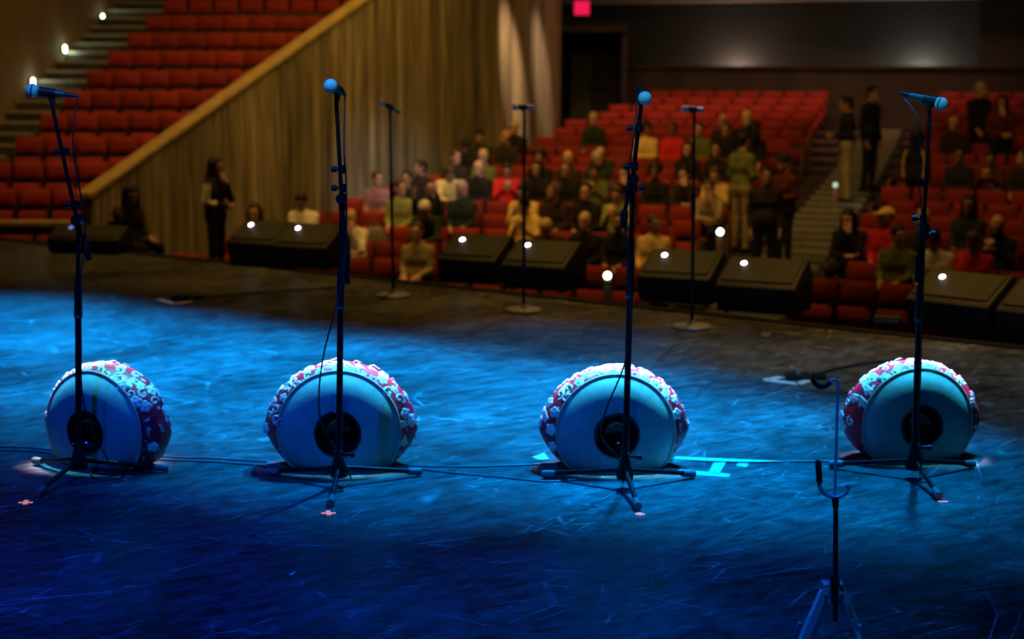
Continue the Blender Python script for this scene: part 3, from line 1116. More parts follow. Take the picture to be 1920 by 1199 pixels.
def hair_mesh(style):
    if style in HAIR:
        return HAIR[style]
    S = SDF()
    cut = None
    if style in ('short', 'side'):
        S.ell((0, 0.018, 0.035), (0.087, 0.105, 0.10), 0.02)
        S.cap((0, 0.07, -0.02), (0, 0.072, -0.055), 0.05, 0.04, 0.03)

        def cut(X):
            f = np.minimum(-(X[..., 1] + 0.058), (0.072 - X[..., 2]))      # forehead and face
            side_ = np.minimum(-(X[..., 1] - 0.03), -(X[..., 2] + 0.0))
            return np.maximum(f, side_)
    elif style == 'long':
        S.ell((0, 0.022, 0.035), (0.094, 0.11, 0.105), 0.02)
        for s in (-1, 1):
            S.cap((0.07 * s, 0.03, 0.03), (0.09 * s, 0.02, -0.17), 0.042, 0.036, 0.03)
        S.cap((0, 0.08, 0.0), (0, 0.10, -0.22), 0.065, 0.06, 0.04)

        def cut(X):
            return np.minimum(-(X[..., 1] + 0.045), np.minimum(0.068 - X[..., 2], 0.075 - np.abs(X[..., 0])))
    elif style == 'curly':
        S.ell((0, 0.025, 0.045), (0.115, 0.125, 0.12), 0.02)
        r_ = np.random.default_rng(3)
        for _ in range(26):
            d = r_.normal(size=3)
            d /= np.linalg.norm(d)
            d[2] = abs(d[2]) * 0.9 - 0.1
            S.cap(np.array((0, 0.03, 0.045)) + d * 0.10, np.array((0, 0.03, 0.045)) + d * 0.105, 0.03, 0.03, 0.012)

        def cut(X):
            return np.minimum(-(X[..., 1] + 0.05), 0.07 - X[..., 2])
    elif style == 'fringe':                         # bald crown with hair at the sides and back
        S.ell((0, 0.022, 0.0), (0.087, 0.103, 0.10), 0.02)

        def cut(X):
            return np.maximum(np.maximum(X[..., 2] - 0.03, -(X[..., 1] - 0.005)), -0.06 - X[..., 2])
    elif style == 'cap':
        S.ell((0, 0.012, 0.042), (0.092, 0.108, 0.095), 0.02)
        S.ell((0, -0.115, 0.05), (0.075, 0.075, 0.012), 0.012)

        def cut(X):
            return 0.038 - X[..., 2]
    elif style == 'beanie':
        S.ell((0, 0.014, 0.045), (0.092, 0.108, 0.112), 0.02)
        S.cap((0, 0.01, 0.15), (0, 0.01, 0.16), 0.02, 0.02, 0.03)

        def cut(X):
            return 0.02 - X[..., 2]
    elif style == 'brim':
        S.ell((0, 0.012, 0.06), (0.095, 0.11, 0.09), 0.02)
        S.ell((0, 0.0, 0.05), (0.17, 0.18, 0.014), 0.015)

        def cut(X):
            return 0.036 - X[..., 2]
    elif style == 'beard':
        S.ell((0, -0.03, -0.05), (0.072, 0.082, 0.088), 0.02)

        def cut(X):
            return np.maximum(np.maximum(X[..., 2] + 0.045, X[..., 1] - 0.02), np.minimum(0.028 - np.abs(X[..., 0]), X[..., 2] + 0.068))
    me, lab = S.mesh('hair_' + style, 0.008, cut)
    me.materials.append(M_BLACK)
    HAIR[style] = me
    return me


# garment, skin and hair colours
def cm(n, c, r=0.85):
    return mat(n, c, r, 0, 0.22, 16, 0.15, 0.25)


SK = [cm('skin_light', (0.62, 0.36, 0.25), 0.55), cm('skin_tan', (0.46, 0.25, 0.16), 0.55), cm('skin_brown', (0.26, 0.13, 0.08), 0.55)]
HC = {'black': cm('hair_black', (0.012, 0.01, 0.009), 0.5), 'brown': cm('hair_brown', (0.07, 0.04, 0.022), 0.55), 'grey': cm('hair_grey', (0.38, 0.34, 0.30), 0.6),
      'blond': cm('hair_blond', (0.55, 0.38, 0.17), 0.55), 'white': cm('hair_white', (0.75, 0.70, 0.62), 0.6),
      'yellow': cm('cap_yellow', (0.85, 0.62, 0.16)), 'dark': cm('cap_dark', (0.02, 0.022, 0.02))}
CL = {'black': cm('cloth_black', (0.014, 0.013, 0.012)), 'navy': cm('cloth_navy', (0.02, 0.025, 0.04)), 'green': cm('cloth_dark_green', (0.02, 0.032, 0.02)),
      'olive': cm('cloth_olive', (0.13, 0.15, 0.045)), 'white': cm('cloth_white', (0.80, 0.76, 0.66)), 'yellow': cm('cloth_yellow', (0.80, 0.58, 0.18)),
      'red': cm('cloth_red', (0.70, 0.025, 0.03)), 'beige': cm('cloth_beige', (0.36, 0.28, 0.15)), 'khaki': cm('cloth_khaki', (0.33, 0.26, 0.13)),
      'brown': cm('cloth_brown', (0.035, 0.022, 0.014)), 'grey': cm('cloth_grey', (0.16, 0.15, 0.14)), 'maroon': cm('cloth_maroon', (0.10, 0.02, 0.018)),
      'pink': cm('cloth_pink', (0.34, 0.17, 0.19)), 'lime': cm('cloth_lime', (0.30, 0.34, 0.09))}
HAT = ('cap', 'beanie', 'brim')


def person(label, pose, loc, rz, top, leg='black', skin=1, hair=('short', 'black'), extra=None, scale=1.0):
    me = body_mesh(pose)
    o = bpy.data.objects.new('person', me)
    COL.objects.link(o)
    for i, m in enumerate((SK[skin], CL[top], CL[leg], CL['black'], HC['brown'])):
        o.material_slots[i].link = 'OBJECT'
        o.material_slots[i].material = m
    o.location = loc
    o.rotation_euler = (0, 0, rz)
    o.scale = (scale,) * 3
    tag(o, label, 'person')
    J = POSES[pose]
    for st in ([hair] if hair else []) + ([extra] if extra else []):
        h_ = bpy.data.objects.new('hat' if st[0] in HAT else ('beard' if st[0] == 'beard' else 'hair'), hair_mesh(st[0]))
        COL.objects.link(h_)
        h_.material_slots[0].link = 'OBJECT'
        h_.material_slots[0].material = HC[st[1]]
        h_.parent = o
        h_.location = J['head']
        h_.rotation_euler = Euler((J.get('pitch', 0), 0, J.get('yaw', 0)), 'XYZ')
    return o


# ------------------------------------------------------------------ audience list: where each head is seen
# (px, py, label, pose, top, skin, hair, extra, turn)
AUD = [
    (822, 266, 'person in a dark brimmed hat and dark jacket sitting against the boarded wall', 'sit', 'black', 2, ('brim', 'dark'), None, 0),
    (906, 250, 'broad person in a dark beanie and green jacket beside the boarded wall', 'sit', 'green', 1, ('beanie', 'dark'), None, 0),
    (940, 262, 'bare-headed person sitting between the green-jacketed person and the middle round-base stand', 'sit_turn_r', 'brown', 1, ('fringe', 'brown'), None, 0),
    (962, 240, 'person with pale blond hair highest beside the boarded wall', 'sit', 'black', 0, ('short', 'blond'), None, 0),
    (857, 297, 'person turned sideways below the person in the green jacket', 'sit_turn_l', 'brown', 0, ('short', 'brown'), None, 0),
    (887, 297, 'person in an olive top two rows below the green-jacketed person', 'sit', 'olive', 0, ('short', 'blond'), None, 0),
    (843, 315, 'bareheaded person above the yellow jacket near the boarded wall', 'sit', 'black', 0, ('fringe', 'brown'), None, 0),
    (792, 353, 'dark-clad person holding both hands up near the round-base stand by the wall', 'sit_raise', 'black', 1, ('short', 'black'), None, 0),
    (822, 330, 'person in a yellow jacket bending down near the boarded wall', 'sit_down', 'yellow', 1, ('short', 'brown'), None, 0.4),
    (896, 322, 'dark-haired person in a bright red shirt', 'sit_phone', 'red', 1, ('short', 'black'), None, 0.3),
    (948, 318, 'person in a black coat with long dark hair just left of the middle round-base stand', 'sit', 'black', 1, ('long', 'black'), None, 0),
    (862, 369, 'grey-haired person in dark clothes left of the middle wedge pair', 'sit_turn_l', 'green', 1, ('short', 'grey'), None, 0),
    (792, 390, 'white-haired person bowed forward in a dark coat beside the round-base stand', 'sit_down', 'green', 1, ('short', 'white'), None, 0),
    (997, 322, 'person in dark clothes right behind the middle round-base stand', 'sit', 'black', 1, ('short', 'brown'), None, 0),
    (787, 304, 'person in dark clothes below the dark brimmed hat', 'sit_turn_r', 'brown', 1, ('short', 'black'), None, 0),
    (726, 342, 'person in a pink top lowest along the boarded wall', 'sit_turn_l', 'pink', 0, ('short', 'brown'), None, 0),
    (752, 338, 'person in black near the wall just right of the round-base stand', 'sit', 'black', 1, ('short', 'black'), None, 0),
    (771, 356, 'person with a pale lime collar beside the person holding both hands up', 'sit_turn_l', 'lime', 0, ('short', 'brown'), None, 0),
    (972, 378, 'person in a yellow shirt with dark hair at the middle round-base stand', 'sit_phone', 'yellow', 1, ('short', 'black'), None, 0),
    (670, 408, 'red-faced person in a white shirt right of the left boom stand', 'sit_chin', 'white', 0, ('fringe', 'brown'), None, 0),
    (781, 446, 'person in a beige shirt peering over the stage beside a wedge', 'sit', 'beige', 0, ('short', 'brown'), None, 0),
    (567, 376, 'person in a white shirt looking down behind the leftmost wedge pair', 'sit_look', 'white', 1, ('short', 'black'), None, 0),
    (490, 408, 'dark-haired head just above the leftmost wedge pair', 'sit', 'black', 1, ('long', 'black'), None, 0),
    (1134, 284, 'person with a bald orange-lit crown in a dark green jacket', 'sit_down', 'green', 0, ('fringe', 'brown'), None, 0),
    (1082, 293, 'grey-haired person in a dark jacket left of the bald orange-lit crown', 'sit_turn_l', 'green', 1, ('short', 'grey'), None, 0),
    (1058, 297, 'bareheaded person beside the grey-haired person in a dark jacket', 'sit', 'brown', 0, ('fringe', 'brown'), None, 0),
    (1010, 301, 'person with curly black hair right of the middle round-base stand', 'sit', 'black', 1, ('curly', 'black'), None, 0),
    (1053, 330, 'person in an olive top in the middle of the crowd', 'sit_phone', 'olive', 1, ('short', 'black'), None, 0),
    (1131, 327, 'dark-clad person with lit face left of the third boom stand', 'sit_chin', 'black', 0, ('short', 'black'), None, 0),
    (1152, 350, 'person looking down in a brown coat next to the third boom stand', 'sit_down', 'brown', 0, ('short', 'brown'), None, 0),
    (1101, 362, 'person in a lime yellow jacket with brown hair', 'sit_phone', 'lime', 0, ('short', 'brown'), None, 0),
    (1047, 361, 'person with a lit face in dark clothes above the second wedge of the middle pair', 'sit', 'black', 0, ('short', 'black'), None, 0),
    (1026, 364, 'person with long brown hair in dark clothes amid the crowd', 'sit_turn_r', 'brown', 1, ('long', 'brown'), None, 0),
    (990, 390, 'person in a dark vest over yellow sleeves above the middle wedge pair', 'sit_phone', 'yellow', 1, ('short', 'black'), None, 0),
    (1036, 423, 'bald person with orange-lit face just above the middle wedge pair', 'sit', 'black', 0, ('fringe', 'brown'), None, 0),
    (1022, 448, 'small person with a blond mop of hair peeping over the middle wedge pair', 'sit_down', 'brown', 0, ('short', 'blond'), None, 0),
    (1090, 428, 'bearded person in a black jacket at the right end of the middle wedge pair', 'sit', 'black', 1, ('short', 'black'), ('beard', 'black'), 0),
    (1204, 430, 'person in a bright yellow jacket looking aside behind the third boom stand', 'sit_turn_l', 'yellow', 1, ('short', 'brown'), None, 0),
    (1243, 315, 'person with curly dark hair right of the third boom stand', 'sit', 'black', 2, ('curly', 'black'), None, 0),
    (1271, 330, 'person with a lit face and hands at chin right of the third boom stand', 'sit_chin', 'brown', 0, ('short', 'black'), None, 0),
    (1286, 273, 'person with long black hair left of the right round-base stand', 'sit', 'black', 0, ('long', 'black'), None, 0),
    (1222, 238, 'dark-haired person with a yellow sleeve beside the third microphone', 'sit_turn_l', 'yellow', 2, ('curly', 'black'), None, 0),
    (1277, 234, 'person in an orange red shirt below the right rear microphone', 'sit', 'red', 2, ('short', 'black'), None, 0),
    (1101, 227, 'blond person high in the middle block in dark clothes', 'sit', 'green', 0, ('short', 'blond'), None, 0),
    (1343, 282, 'dark-haired person just right of the right round-base stand', 'sit', 'black', 1, ('short', 'black'), None, 0),
    (1366, 232, 'bareheaded person high up beside the blond standing person', 'sit', 'brown', 0, ('fringe', 'brown'), None, 0),
    (1366, 322, 'person in a yellow jacket reaching out left of the olive shirt', 'sit_phone', 'yellow', 0, ('short', 'brown'), None, 0),
    (1322, 352, 'person in a beige shirt behind the right round-base stand', 'sit_chin', 'beige', 1, ('short', 'brown'), None, 0),
    (1515, 420, 'person with long dark hair and a hand at the mouth beside the aisle', 'sit_chin', 'black', 0, ('long', 'black'), None, 0),
    (1550, 245, 'person with a lit face in an olive top left of the two standing people', 'sit', 'olive', 0, ('short', 'black'), None, 0),
    (1512, 240, 'person in black high in the block left of the two standing people', 'sit', 'black', 1, ('short', 'black'), None, 0),
    (1455, 250, 'person in dark clothes with curly hair above the aisle crowd', 'sit', 'black', 1, ('curly', 'black'), None, 0),
    (1640, 420, 'person in a pale yellow cap and red shirt turned to the left', 'sit_turn_r', 'red', 1, ('cap', 'yellow'), None, 0.0),
    (1677, 467, 'person in a green checked shirt just left of the rightmost boom stand', 'sit_turn_l', 'olive', 1, ('short', 'black'), None, 0),
    (1768, 447, 'person in a yellow white shirt bowing a dark head above a right wedge', 'sit_look', 'white', 2, ('short', 'black'), None, 0),
    (1815, 400, 'person with dark hair in a green black jacket behind the bowed white shirt', 'sit', 'green', 2, ('long', 'black'), None, 0),
    (1806, 447, 'person leaning forward in red between the white shirt and the bald person', 'sit_look', 'red', 1, ('short', 'brown'), None, 0),
    (1890, 428, 'bald person in black holding both hands in front, at the right edge', 'sit_phone', 'black', 0, ('fringe', 'black'), ('beard', 'black'), 0),
    (1742, 428, 'light brown-haired person hidden behind the rightmost boom stand', 'sit', 'brown', 0, ('short', 'blond'), None, 0),
    (1818, 285, 'person in a dark green jacket below the grey-haired standing person', 'sit', 'navy', 2, ('short', 'black'), None, 0),
    (1850, 300, 'person in maroon with dark hair in the right block', 'sit_phone', 'maroon', 1, ('short', 'black'), None, 0),
    (1906, 300, 'person in brown at the right edge of the block', 'sit_turn_r', 'brown', 0, ('short', 'brown'), None, 0),
    (1786, 240, 'bareheaded person in brown right of the rightmost microphone', 'sit', 'brown', 0, ('fringe', 'brown'), None, 0),
]


def seat_pos(px, py, dz):
    """row and angle of a seated head seen at a pixel"""
    best = None
    for k in range(0, NROW):
        z = rowZ(k) + dz
        r = ray(px, py)
        lo, hi = 15.0, 45.0
        for _ in range(40):
            m_ = (lo + hi) / 2
            p = V((r.x / r.y * m_, m_, 0))
            if (p - C).length < rowR(k):
                lo = m_
            else:
                hi = m_
        p = V((r.x / r.y * lo, lo, z))
        zr = CAMZ + r.z / r.y * lo
        e = abs(zr - z)
        if best is None or e < best[0]:
            best = (e, k, math.atan2(p.x - C.x, p.y - C.y))
    return best[1], best[2]


SEATW = 0.50
rows_people = {}
for a_ in AUD:
    hz = POSES[a_[3]]['head'][2]
    k, ang = seat_pos(a_[0], a_[1], hz)
    rows_people.setdefault(k, []).append((ang, a_))

# ------------------------------------------------------------------ theatre seats


def seat_meshes():
    out = {}
    mb = MB()
    prof = []
    w = 0.221
    vs = []
    nx_, nz_ = 6, 6
    for side_ in (0, 1):
        for i in range(nx_ + 1):
            for j in range(nz_ + 1):
                x = -w + 2 * w * i / nx_
                z = 0.615 + 0.255 * j / nz_
                ux = (x / w)
                uz = (j / nz_ * 2 - 1)
                y = 0.235 + 0.10 * (z - 0.40) + 0.02 * (1 - ux * ux) * -0.2
                pad = 0.035 * (1 - abs(ux) ** 4) * (1 - abs(uz) ** 4)
                y += -pad if side_ == 0 else 0.045
                vs.append((x, y, z))
    fs = []
    n1 = (nx_ + 1) * (nz_ + 1)

    def id_(s_, i, j):
        return s_ * n1 + i * (nz_ + 1) + j
    for i in range(nx_):
        for j in range(nz_):
            fs.append((id_(0, i, j), id_(0, i + 1, j), id_(0, i + 1, j + 1), id_(0, i, j + 1)))
            fs.append((id_(1, i, j), id_(1, i, j + 1), id_(1, i + 1, j + 1), id_(1, i + 1, j)))
    for i in range(nx_):
        for j, fl in ((0, 1), (nz_, 0)):
            fs.append((id_(0, i, j), id_(1, i, j), id_(1, i + 1, j), id_(0, i + 1, j)))
    for j in range(nz_):
        for i in (0, nx_):
            fs.append((id_(0, i, j), id_(0, i, j + 1), id_(1, i, j + 1), id_(1, i, j)))
    mb.add(vs, fs)
    out['backrest'] = mb.mesh('seat_backrest', 50)
    mb = MB()                                      # folded-up cushion, its rounded underside to the front
    mb.prism([(0.13, 0.30), (0.215, 0.28), (0.235, 0.535), (0.185, 0.55), (0.13, 0.535), (0.10, 0.42)], -0.215, 0.215)
    out['cushion_up'] = mb.mesh('seat_cushion_up', 30, 0.018)
    mb = MB()
    mb.prism([(-0.20, 0.35), (0.20, 0.33), (0.20, 0.415), (-0.18, 0.435), (-0.215, 0.40)], -0.215, 0.215)
    out['cushion_down'] = mb.mesh('seat_cushion_down', 30, 0.018)
    mb = MB()
    mb.box((-0.018, -0.08, 0.56), (0.018, 0.26, 0.60))
    mb.box((-0.012, 0.10, 0.0), (0.012, 0.20, 0.57))
    out['armrest'] = mb.mesh('seat_armrest', 30, 0.006)
    mb = MB()
    mb.prism([(0.255, 0.25), (0.31, 0.66), (0.335, 0.86), (0.325, 0.86), (0.295, 0.66), (0.24, 0.25)], -0.228, 0.228)
    out['back_shell'] = mb.mesh('seat_back_shell', 30)
    for k_, m in (('backrest', M_SEAT), ('cushion_up', M_SEAT), ('cushion_down', M_SEAT), ('armrest', M_SEATF), ('back_shell', M_SEATF)):
        out[k_].materials.append(m)
    return out


SM = seat_meshes()
seats = []                                         # (distance, position, rz, occupied, label, group, end)


def rz_of(a):
    return -a                                       # facing the centre of the rows


for k in range(NROW):
    R = rowR(k)
    step = SEATW / R
    a_w = wall_angle(R) + 0.42 / R
    A_AISLE0, A_AISLE1 = aisle(R)
    if k < 2:
        a_w += 0.0
    ppl = sorted(rows_people.get(k, []), key=lambda t_: t_[0])
    for blk, (b0, b1) in enumerate(((a_w, A_AISLE0 - 0.012), (A_AISLE1 + 0.012, math.radians(40.5)))):
        mine = [t_ for t_ in ppl if (t_[0] < (A_AISLE0 + A_AISLE1) / 2) == (blk == 0)]
        nmax = int((b1 - b0) / step)
        # choose where the seats fall in this row so that they sit under the people seen there
        best = (1e9, 0)
        for tr in range(25):
            off = step * tr / 25
            e = sum(min(((t_[0] - b0 - off - step / 2) / step) % 1, 1 - ((t_[0] - b0 - off - step / 2) / step) % 1) ** 2 for t_ in mine)
            if not mine:
                e = abs(off - step * (0.5 if k % 2 else 0.0))
            if e < best[0]:
                best = (e, off)
        off = best[1]
        cells = [b0 + off + step * (i + 0.5) for i in range(nmax) if b0 + off + step * (i + 1) <= b1 + 0.002]
        taken = {}
        for ang, a_ in mine:
            order = sorted(range(len(cells)), key=lambda i: abs(cells[i] - ang))
            for i in order:
                if i not in taken:
                    taken[i] = a_
                    break
        for i, ang in enumerate(cells):
            p = polar(R, ang, rowZ(k))
            a_ = taken.get(i)
            if blk == 0:
                lab = 'red theatre seat, %s left of the aisle, %s row of the middle block' % (ordw(len(cells) - 1 - i), ordw(k))
                grp = 'seats of the middle block'
            else:
                lab = 'red theatre seat, %s right of the aisle, %s row of the right block' % (ordw(i), ordw(k))
                grp = 'seats of the right block'
            end = (blk == 0 and i == len(cells) - 1) or (blk == 1 and i == 0)
            px_ = p.x / p.y
            if abs(px_) < 0.345:
                seats.append([p.y, p, rz_of(ang), a_ is not None, lab, grp, (1 if blk == 0 else -1) if end else 0])
            if a_:
                person(a_[2], a_[3], p, rz_of(ang) + a_[8], a_[4], 'black', a_[5], a_[6], a_[7], 1.05 if k < 4 else 1.0)
for k in range(10):
    y = lrowY(k)
    xr = wallx(y) - 0.42
    xl = lrow_left(k)
    if k < 2:
        xl -= 0.6
    nseat = int((xr - xl) / SEATW)
    off = 0.0
    for i in range(nseat):
        x = xl + SEATW * (i + 0.5)
        if x / y < -0.345:
            continue
        seats.append([y, V((x, y, lrowZ(k))), -0.03, False,
                      'red theatre seat, %s from the boarded wall, %s row of the raised side block' % (ordw(nseat - 1 - i), ordw(k)), 'seats of the raised side block', 0])
for i, px in enumerate((-52, 18, 88)):
    p = at(px, 446, 21.9)
    seats.append([21.9, V((p.x, 21.9, p.z - 0.87)), 0, False, 'red theatre seat, %s from the left in front of the low parapet' % ordw(i), 'seats below the side parapet', 0])
seats.sort(key=lambda s_: s_[0])
stuff = MB()
LIMIT = 300
for n_, (dd, p, rz, occ, lab, grp, end) in enumerate(seats):
    if n_ < LIMIT:
        t = thing('theatre_seat', lab, 'seat', p, rz, grp)
        link_mesh('backrest', SM['backrest'], None, t)
        link_mesh('back_shell', SM['back_shell'], None, t)
        link_mesh('cushion', SM['cushion_down' if occ else 'cushion_up'], None, t)
        for s in ((-1, 1) if end == 1 else (-1,)):
            link_mesh('armrest', SM['armrest'], None, t, (0.25 * s * 0.995, 0, 0))
        if end:
            mb = MB()
            mb.box((0.288 * end - 0.018, -0.1, 0.0), (0.288 * end + 0.018, 0.24, 0.62))
            mb.obj('end_panel', M_SEATW, t, smooth=0, bevel=0.008)
    else:
        Mx = Matrix.Translation(p) @ Matrix.Rotation(rz, 4, 'Z')
        for k_ in ('backrest', 'cushion_down' if occ else 'cushion_up'):
            me = SM[k_]
            stuff.add([Mx @ v.co for v in me.vertices], [tuple(f.vertices) for f in me.polygons])
if stuff.v:
    o = stuff.obj('theatre_seats', M_SEAT, smooth=40, kind='stuff')
    tag(o, 'farthest rows of red theatre seats below the rear wall', 'seats')
print('SEATS', len(seats))

# ------------------------------------------------------------------ standing people


def floor_for(px, py, hz, scale=1.0):
    """(row, position) of a standing person whose head centre is seen at a pixel"""
    k, ang = seat_pos(px, py, hz * scale)
    p = polar(rowR(k) - 0.28, ang, rowZ(k))
    return p, ang


STD = [
    (1402, 268, 'person in an olive shirt and khaki trousers standing with back turned in the aisle', 'stand_bent', 'olive', 'khaki', 1, ('short', 'black'), pi - 0.5, 1.08),
    (1408, 222, 'blond-haired person in a black coat standing behind the olive shirt', 'stand', 'black', 'black', 0, ('short', 'blond'), 0.3, 1.0),
    (1483, 295, 'person in a dark maroon jacket and green cap standing in the aisle', 'stand_bent', 'maroon', 'black', 1, ('beanie', 'dark'), -0.6, 1.0),
    (1447, 318, 'person in a brown coat standing between the olive shirt and the maroon jacket', 'stand', 'brown', 'black', 1, ('short', 'black'), 0.4, 1.0),
    (1597, 190, 'person in a black jacket and pale olive trousers standing on the aisle steps', 'stand_bent', 'black', 'khaki', 1, ('short', 'black'), -1.1, 1.06),
    (1641, 178, 'person all in black standing on the aisle steps to the right of the pale trousers', 'stand', 'black', 'black', 1, ('short', 'black'), 1.2, 1.08),
    (1727, 262, 'person in a black jacket with yellow piping standing behind the rightmost boom stand', 'stand', 'black', 'black', 1, ('long', 'black'), pi, 0.95),
    (1845, 162, 'grey-haired person in a dark jacket standing high in the right block', 'stand_walk', 'black', 'black', 0, ('short', 'grey'), 0.8, 1.04),
    (1886, 194, 'dark-haired person with a reddish front standing at the right edge', 'stand_chin', 'maroon', 'black', 1, ('long', 'black'), 0.2, 1.0),
]
for px, py, lab, pose, top, leg, skn, hr, turn, sc in STD:
    p, ang = floor_for(px, py, POSES[pose]['head'][2], sc)
    o = person(lab, pose, p, -ang + turn, top, leg, skn, hr, None, sc)
    if 'yellow piping' in lab:
        for s in (-1, 1):
            mb = MB()
            mb.tube(curve_pts([(0.13 * s, 0.10, 1.38), (0.17 * s, 0.115, 1.25), (0.185 * s, 0.11, 1.08), (0.165 * s, 0.11, 0.92)], 16), 0.016, 8)
            mb.obj('yellow_piping', CL['yellow'], o)
# the two people by the boarded wall, on the floor just below the stage
p = at(402, 312, 22.3)
o = person('person with long dark hair and a white sleeve standing in profile by the boarded wall', 'stand_chin', V((p.x, p.y, p.z - 1.615)), 1.15, 'black', 'black', 1, ('long', 'black'))
mb = MB()
mb.tube([(-0.19, -0.005, 1.38), (-0.235, 0.0, 1.13), (-0.14, -0.10, 1.10)], [0.066, 0.056, 0.05], 12)
mb.obj('white_sleeve', CL['white'], o)
mb = MB()
mb.box((p.x - 0.5, p.y - 0.5, -2.4), (p.x + 0.5, p.y + 0.5, p.z - 1.615))
st = mb.obj('platform', M_CARPET, hall, smooth=0)
p = at(246, 366, 20.6)
z0 = p.z - 1.2
person('person with long dark hair sitting by the boarded wall, one hand held out', 'sit_reach', V((p.x, p.y, z0)), 0.9, 'brown', 'black', 1, ('long', 'black'))
t = thing('folding_chair', 'black chair under the long-haired person by the boarded wall', 'chair', (p.x, p.y, z0), 0.9)
mb = MB()
mb.box((-0.2, -0.18, 0.40), (0.2, 0.22, 0.44))
mb.obj('seat', M_BLACK, t, smooth=0, bevel=0.01)
mb = MB()
mb.box((-0.2, 0.23, 0.62), (0.2, 0.26, 0.86))
mb.obj('backrest', M_BLACK, t, smooth=0, bevel=0.01)
for sx in (-1, 1):
    for sy, h_ in ((-0.15, 0.41), (0.235, 0.86)):
        mb = MB()
        mb.tube([(0.19 * sx, sy, 0), (0.19 * sx, sy, h_)], 0.011, 8)
        mb.obj('leg', M_BLACK, t)
mb = MB()
mb.box((p.x - 0.9, p.y - 0.8, -2.4), (p.x + 0.9, p.y + 0.7, z0))
mb.obj('platform', M_CARPET, hall, smooth=0)

# bags and coats on seats


def bag(px, py, lab, m, w, h_, d):
    k, ang = seat_pos(px, py, 0.62)
    q_ = polar(rowR(k), ang, rowZ(k))
    t_ = thing('bag', lab, 'bag', q_ + V((0, 0, 0.46)), -ang)
    S = SDF()
    S.ell((0, -0.03, h_ * 0.45), (w / 2, d / 2, h_ * 0.5), 0.05)
    S.cap((-w * 0.3, -0.03, 0.06), (w * 0.3, -0.03, 0.06), d * 0.35, None, 0.05)
    S.cap((-w * 0.15, -0.05, h_ * 0.8), (w * 0.15, -0.04, h_ * 0.78), d * 0.25, None, 0.06)
    me, _ = S.mesh('bag_body', 0.02)
    link_mesh('bag_body', me, m, t_)
    mb_ = MB()
    mb_.tube(curve_pts([(-w * 0.2, -0.06, h_ * 0.85), (-w * 0.1, -0.05, h_ * 1.12), (w * 0.1, -0.05, h_ * 1.12), (w * 0.2, -0.06, h_ * 0.85)], 16), 0.012, 8)
    mb_.obj('handle', m, t_)


bag(1866, 372, 'pale yellow bag lying on a seat of the right block', CL['khaki'], 0.34, 0.3, 0.22)
bag(703, 446, 'dark olive rucksack on the seat beside the red-faced person', CL['grey'], 0.42, 0.45, 0.3)

# aisle lamps on the seat ends
for px, py, Y, m, e, lab in ((1350, 435, 22.6, M_LAMP, 0.2, 'bright round aisle lamp on a seat end left of the olive-shirted person'),
                             (1566, 347, 27.4, M_LAMPD, 0.8, 'dim round aisle lamp on a seat end beside the pale trousers'),
                             (1773, 265, 31.5, M_LAMPD, 0.6, 'dim round aisle lamp right of the rightmost boom stand'),
                             (1139, 517, 20.0, M_LAMP, 0.15, 'bright round lamp low beside the person in the yellow jacket')):
    p = at(px, py, Y)
    t = thing('aisle_lamp', lab, 'lamp', p, 0, 'aisle lamps')
    Mx = Matrix.Rotation(pi / 2, 4, 'X')
    mb = MB()
    mb.lathe([(0.001, -0.04), (0.05, -0.04), (0.055, 0.0), (0.045, 0.008), (0.001, 0.008)], 18, Mx)
    mb.obj('housing', M_BLACK, t)
    mb = MB()
    mb.lathe([(0.001, 0.0), (0.043, 0.002), (0.035, 0.02), (0.001, 0.028)], 18, Mx)
    mb.obj('lens', m, t)
    zb_ = rowZ(max(0, min(NROW - 1, round(((V((p.x, p.y, 0)) - C).length - R0) / ROW))))
    mb = MB()
    mb.box((-0.045, 0.005, zb_ - p.z), (0.045, 0.06, 0.03))
    mb.obj('post', M_SEATW, t, smooth=0, bevel=0.008)
    L = bpy.data.lights.new('aisle_lamp_light', 'POINT')
    L.color = (0.8, 1.0, 0.7)
    L.energy = e
    L.shadow_soft_size = 0.04
    lo_ = bpy.data.objects.new('aisle_lamp_light', L)
    COL.objects.link(lo_)
    lo_.parent = t
    lo_.location = (0.2 if px > 1400 else 0.0, -0.3, -0.05)

# ------------------------------------------------------------------ monitor wedges along the stage edge


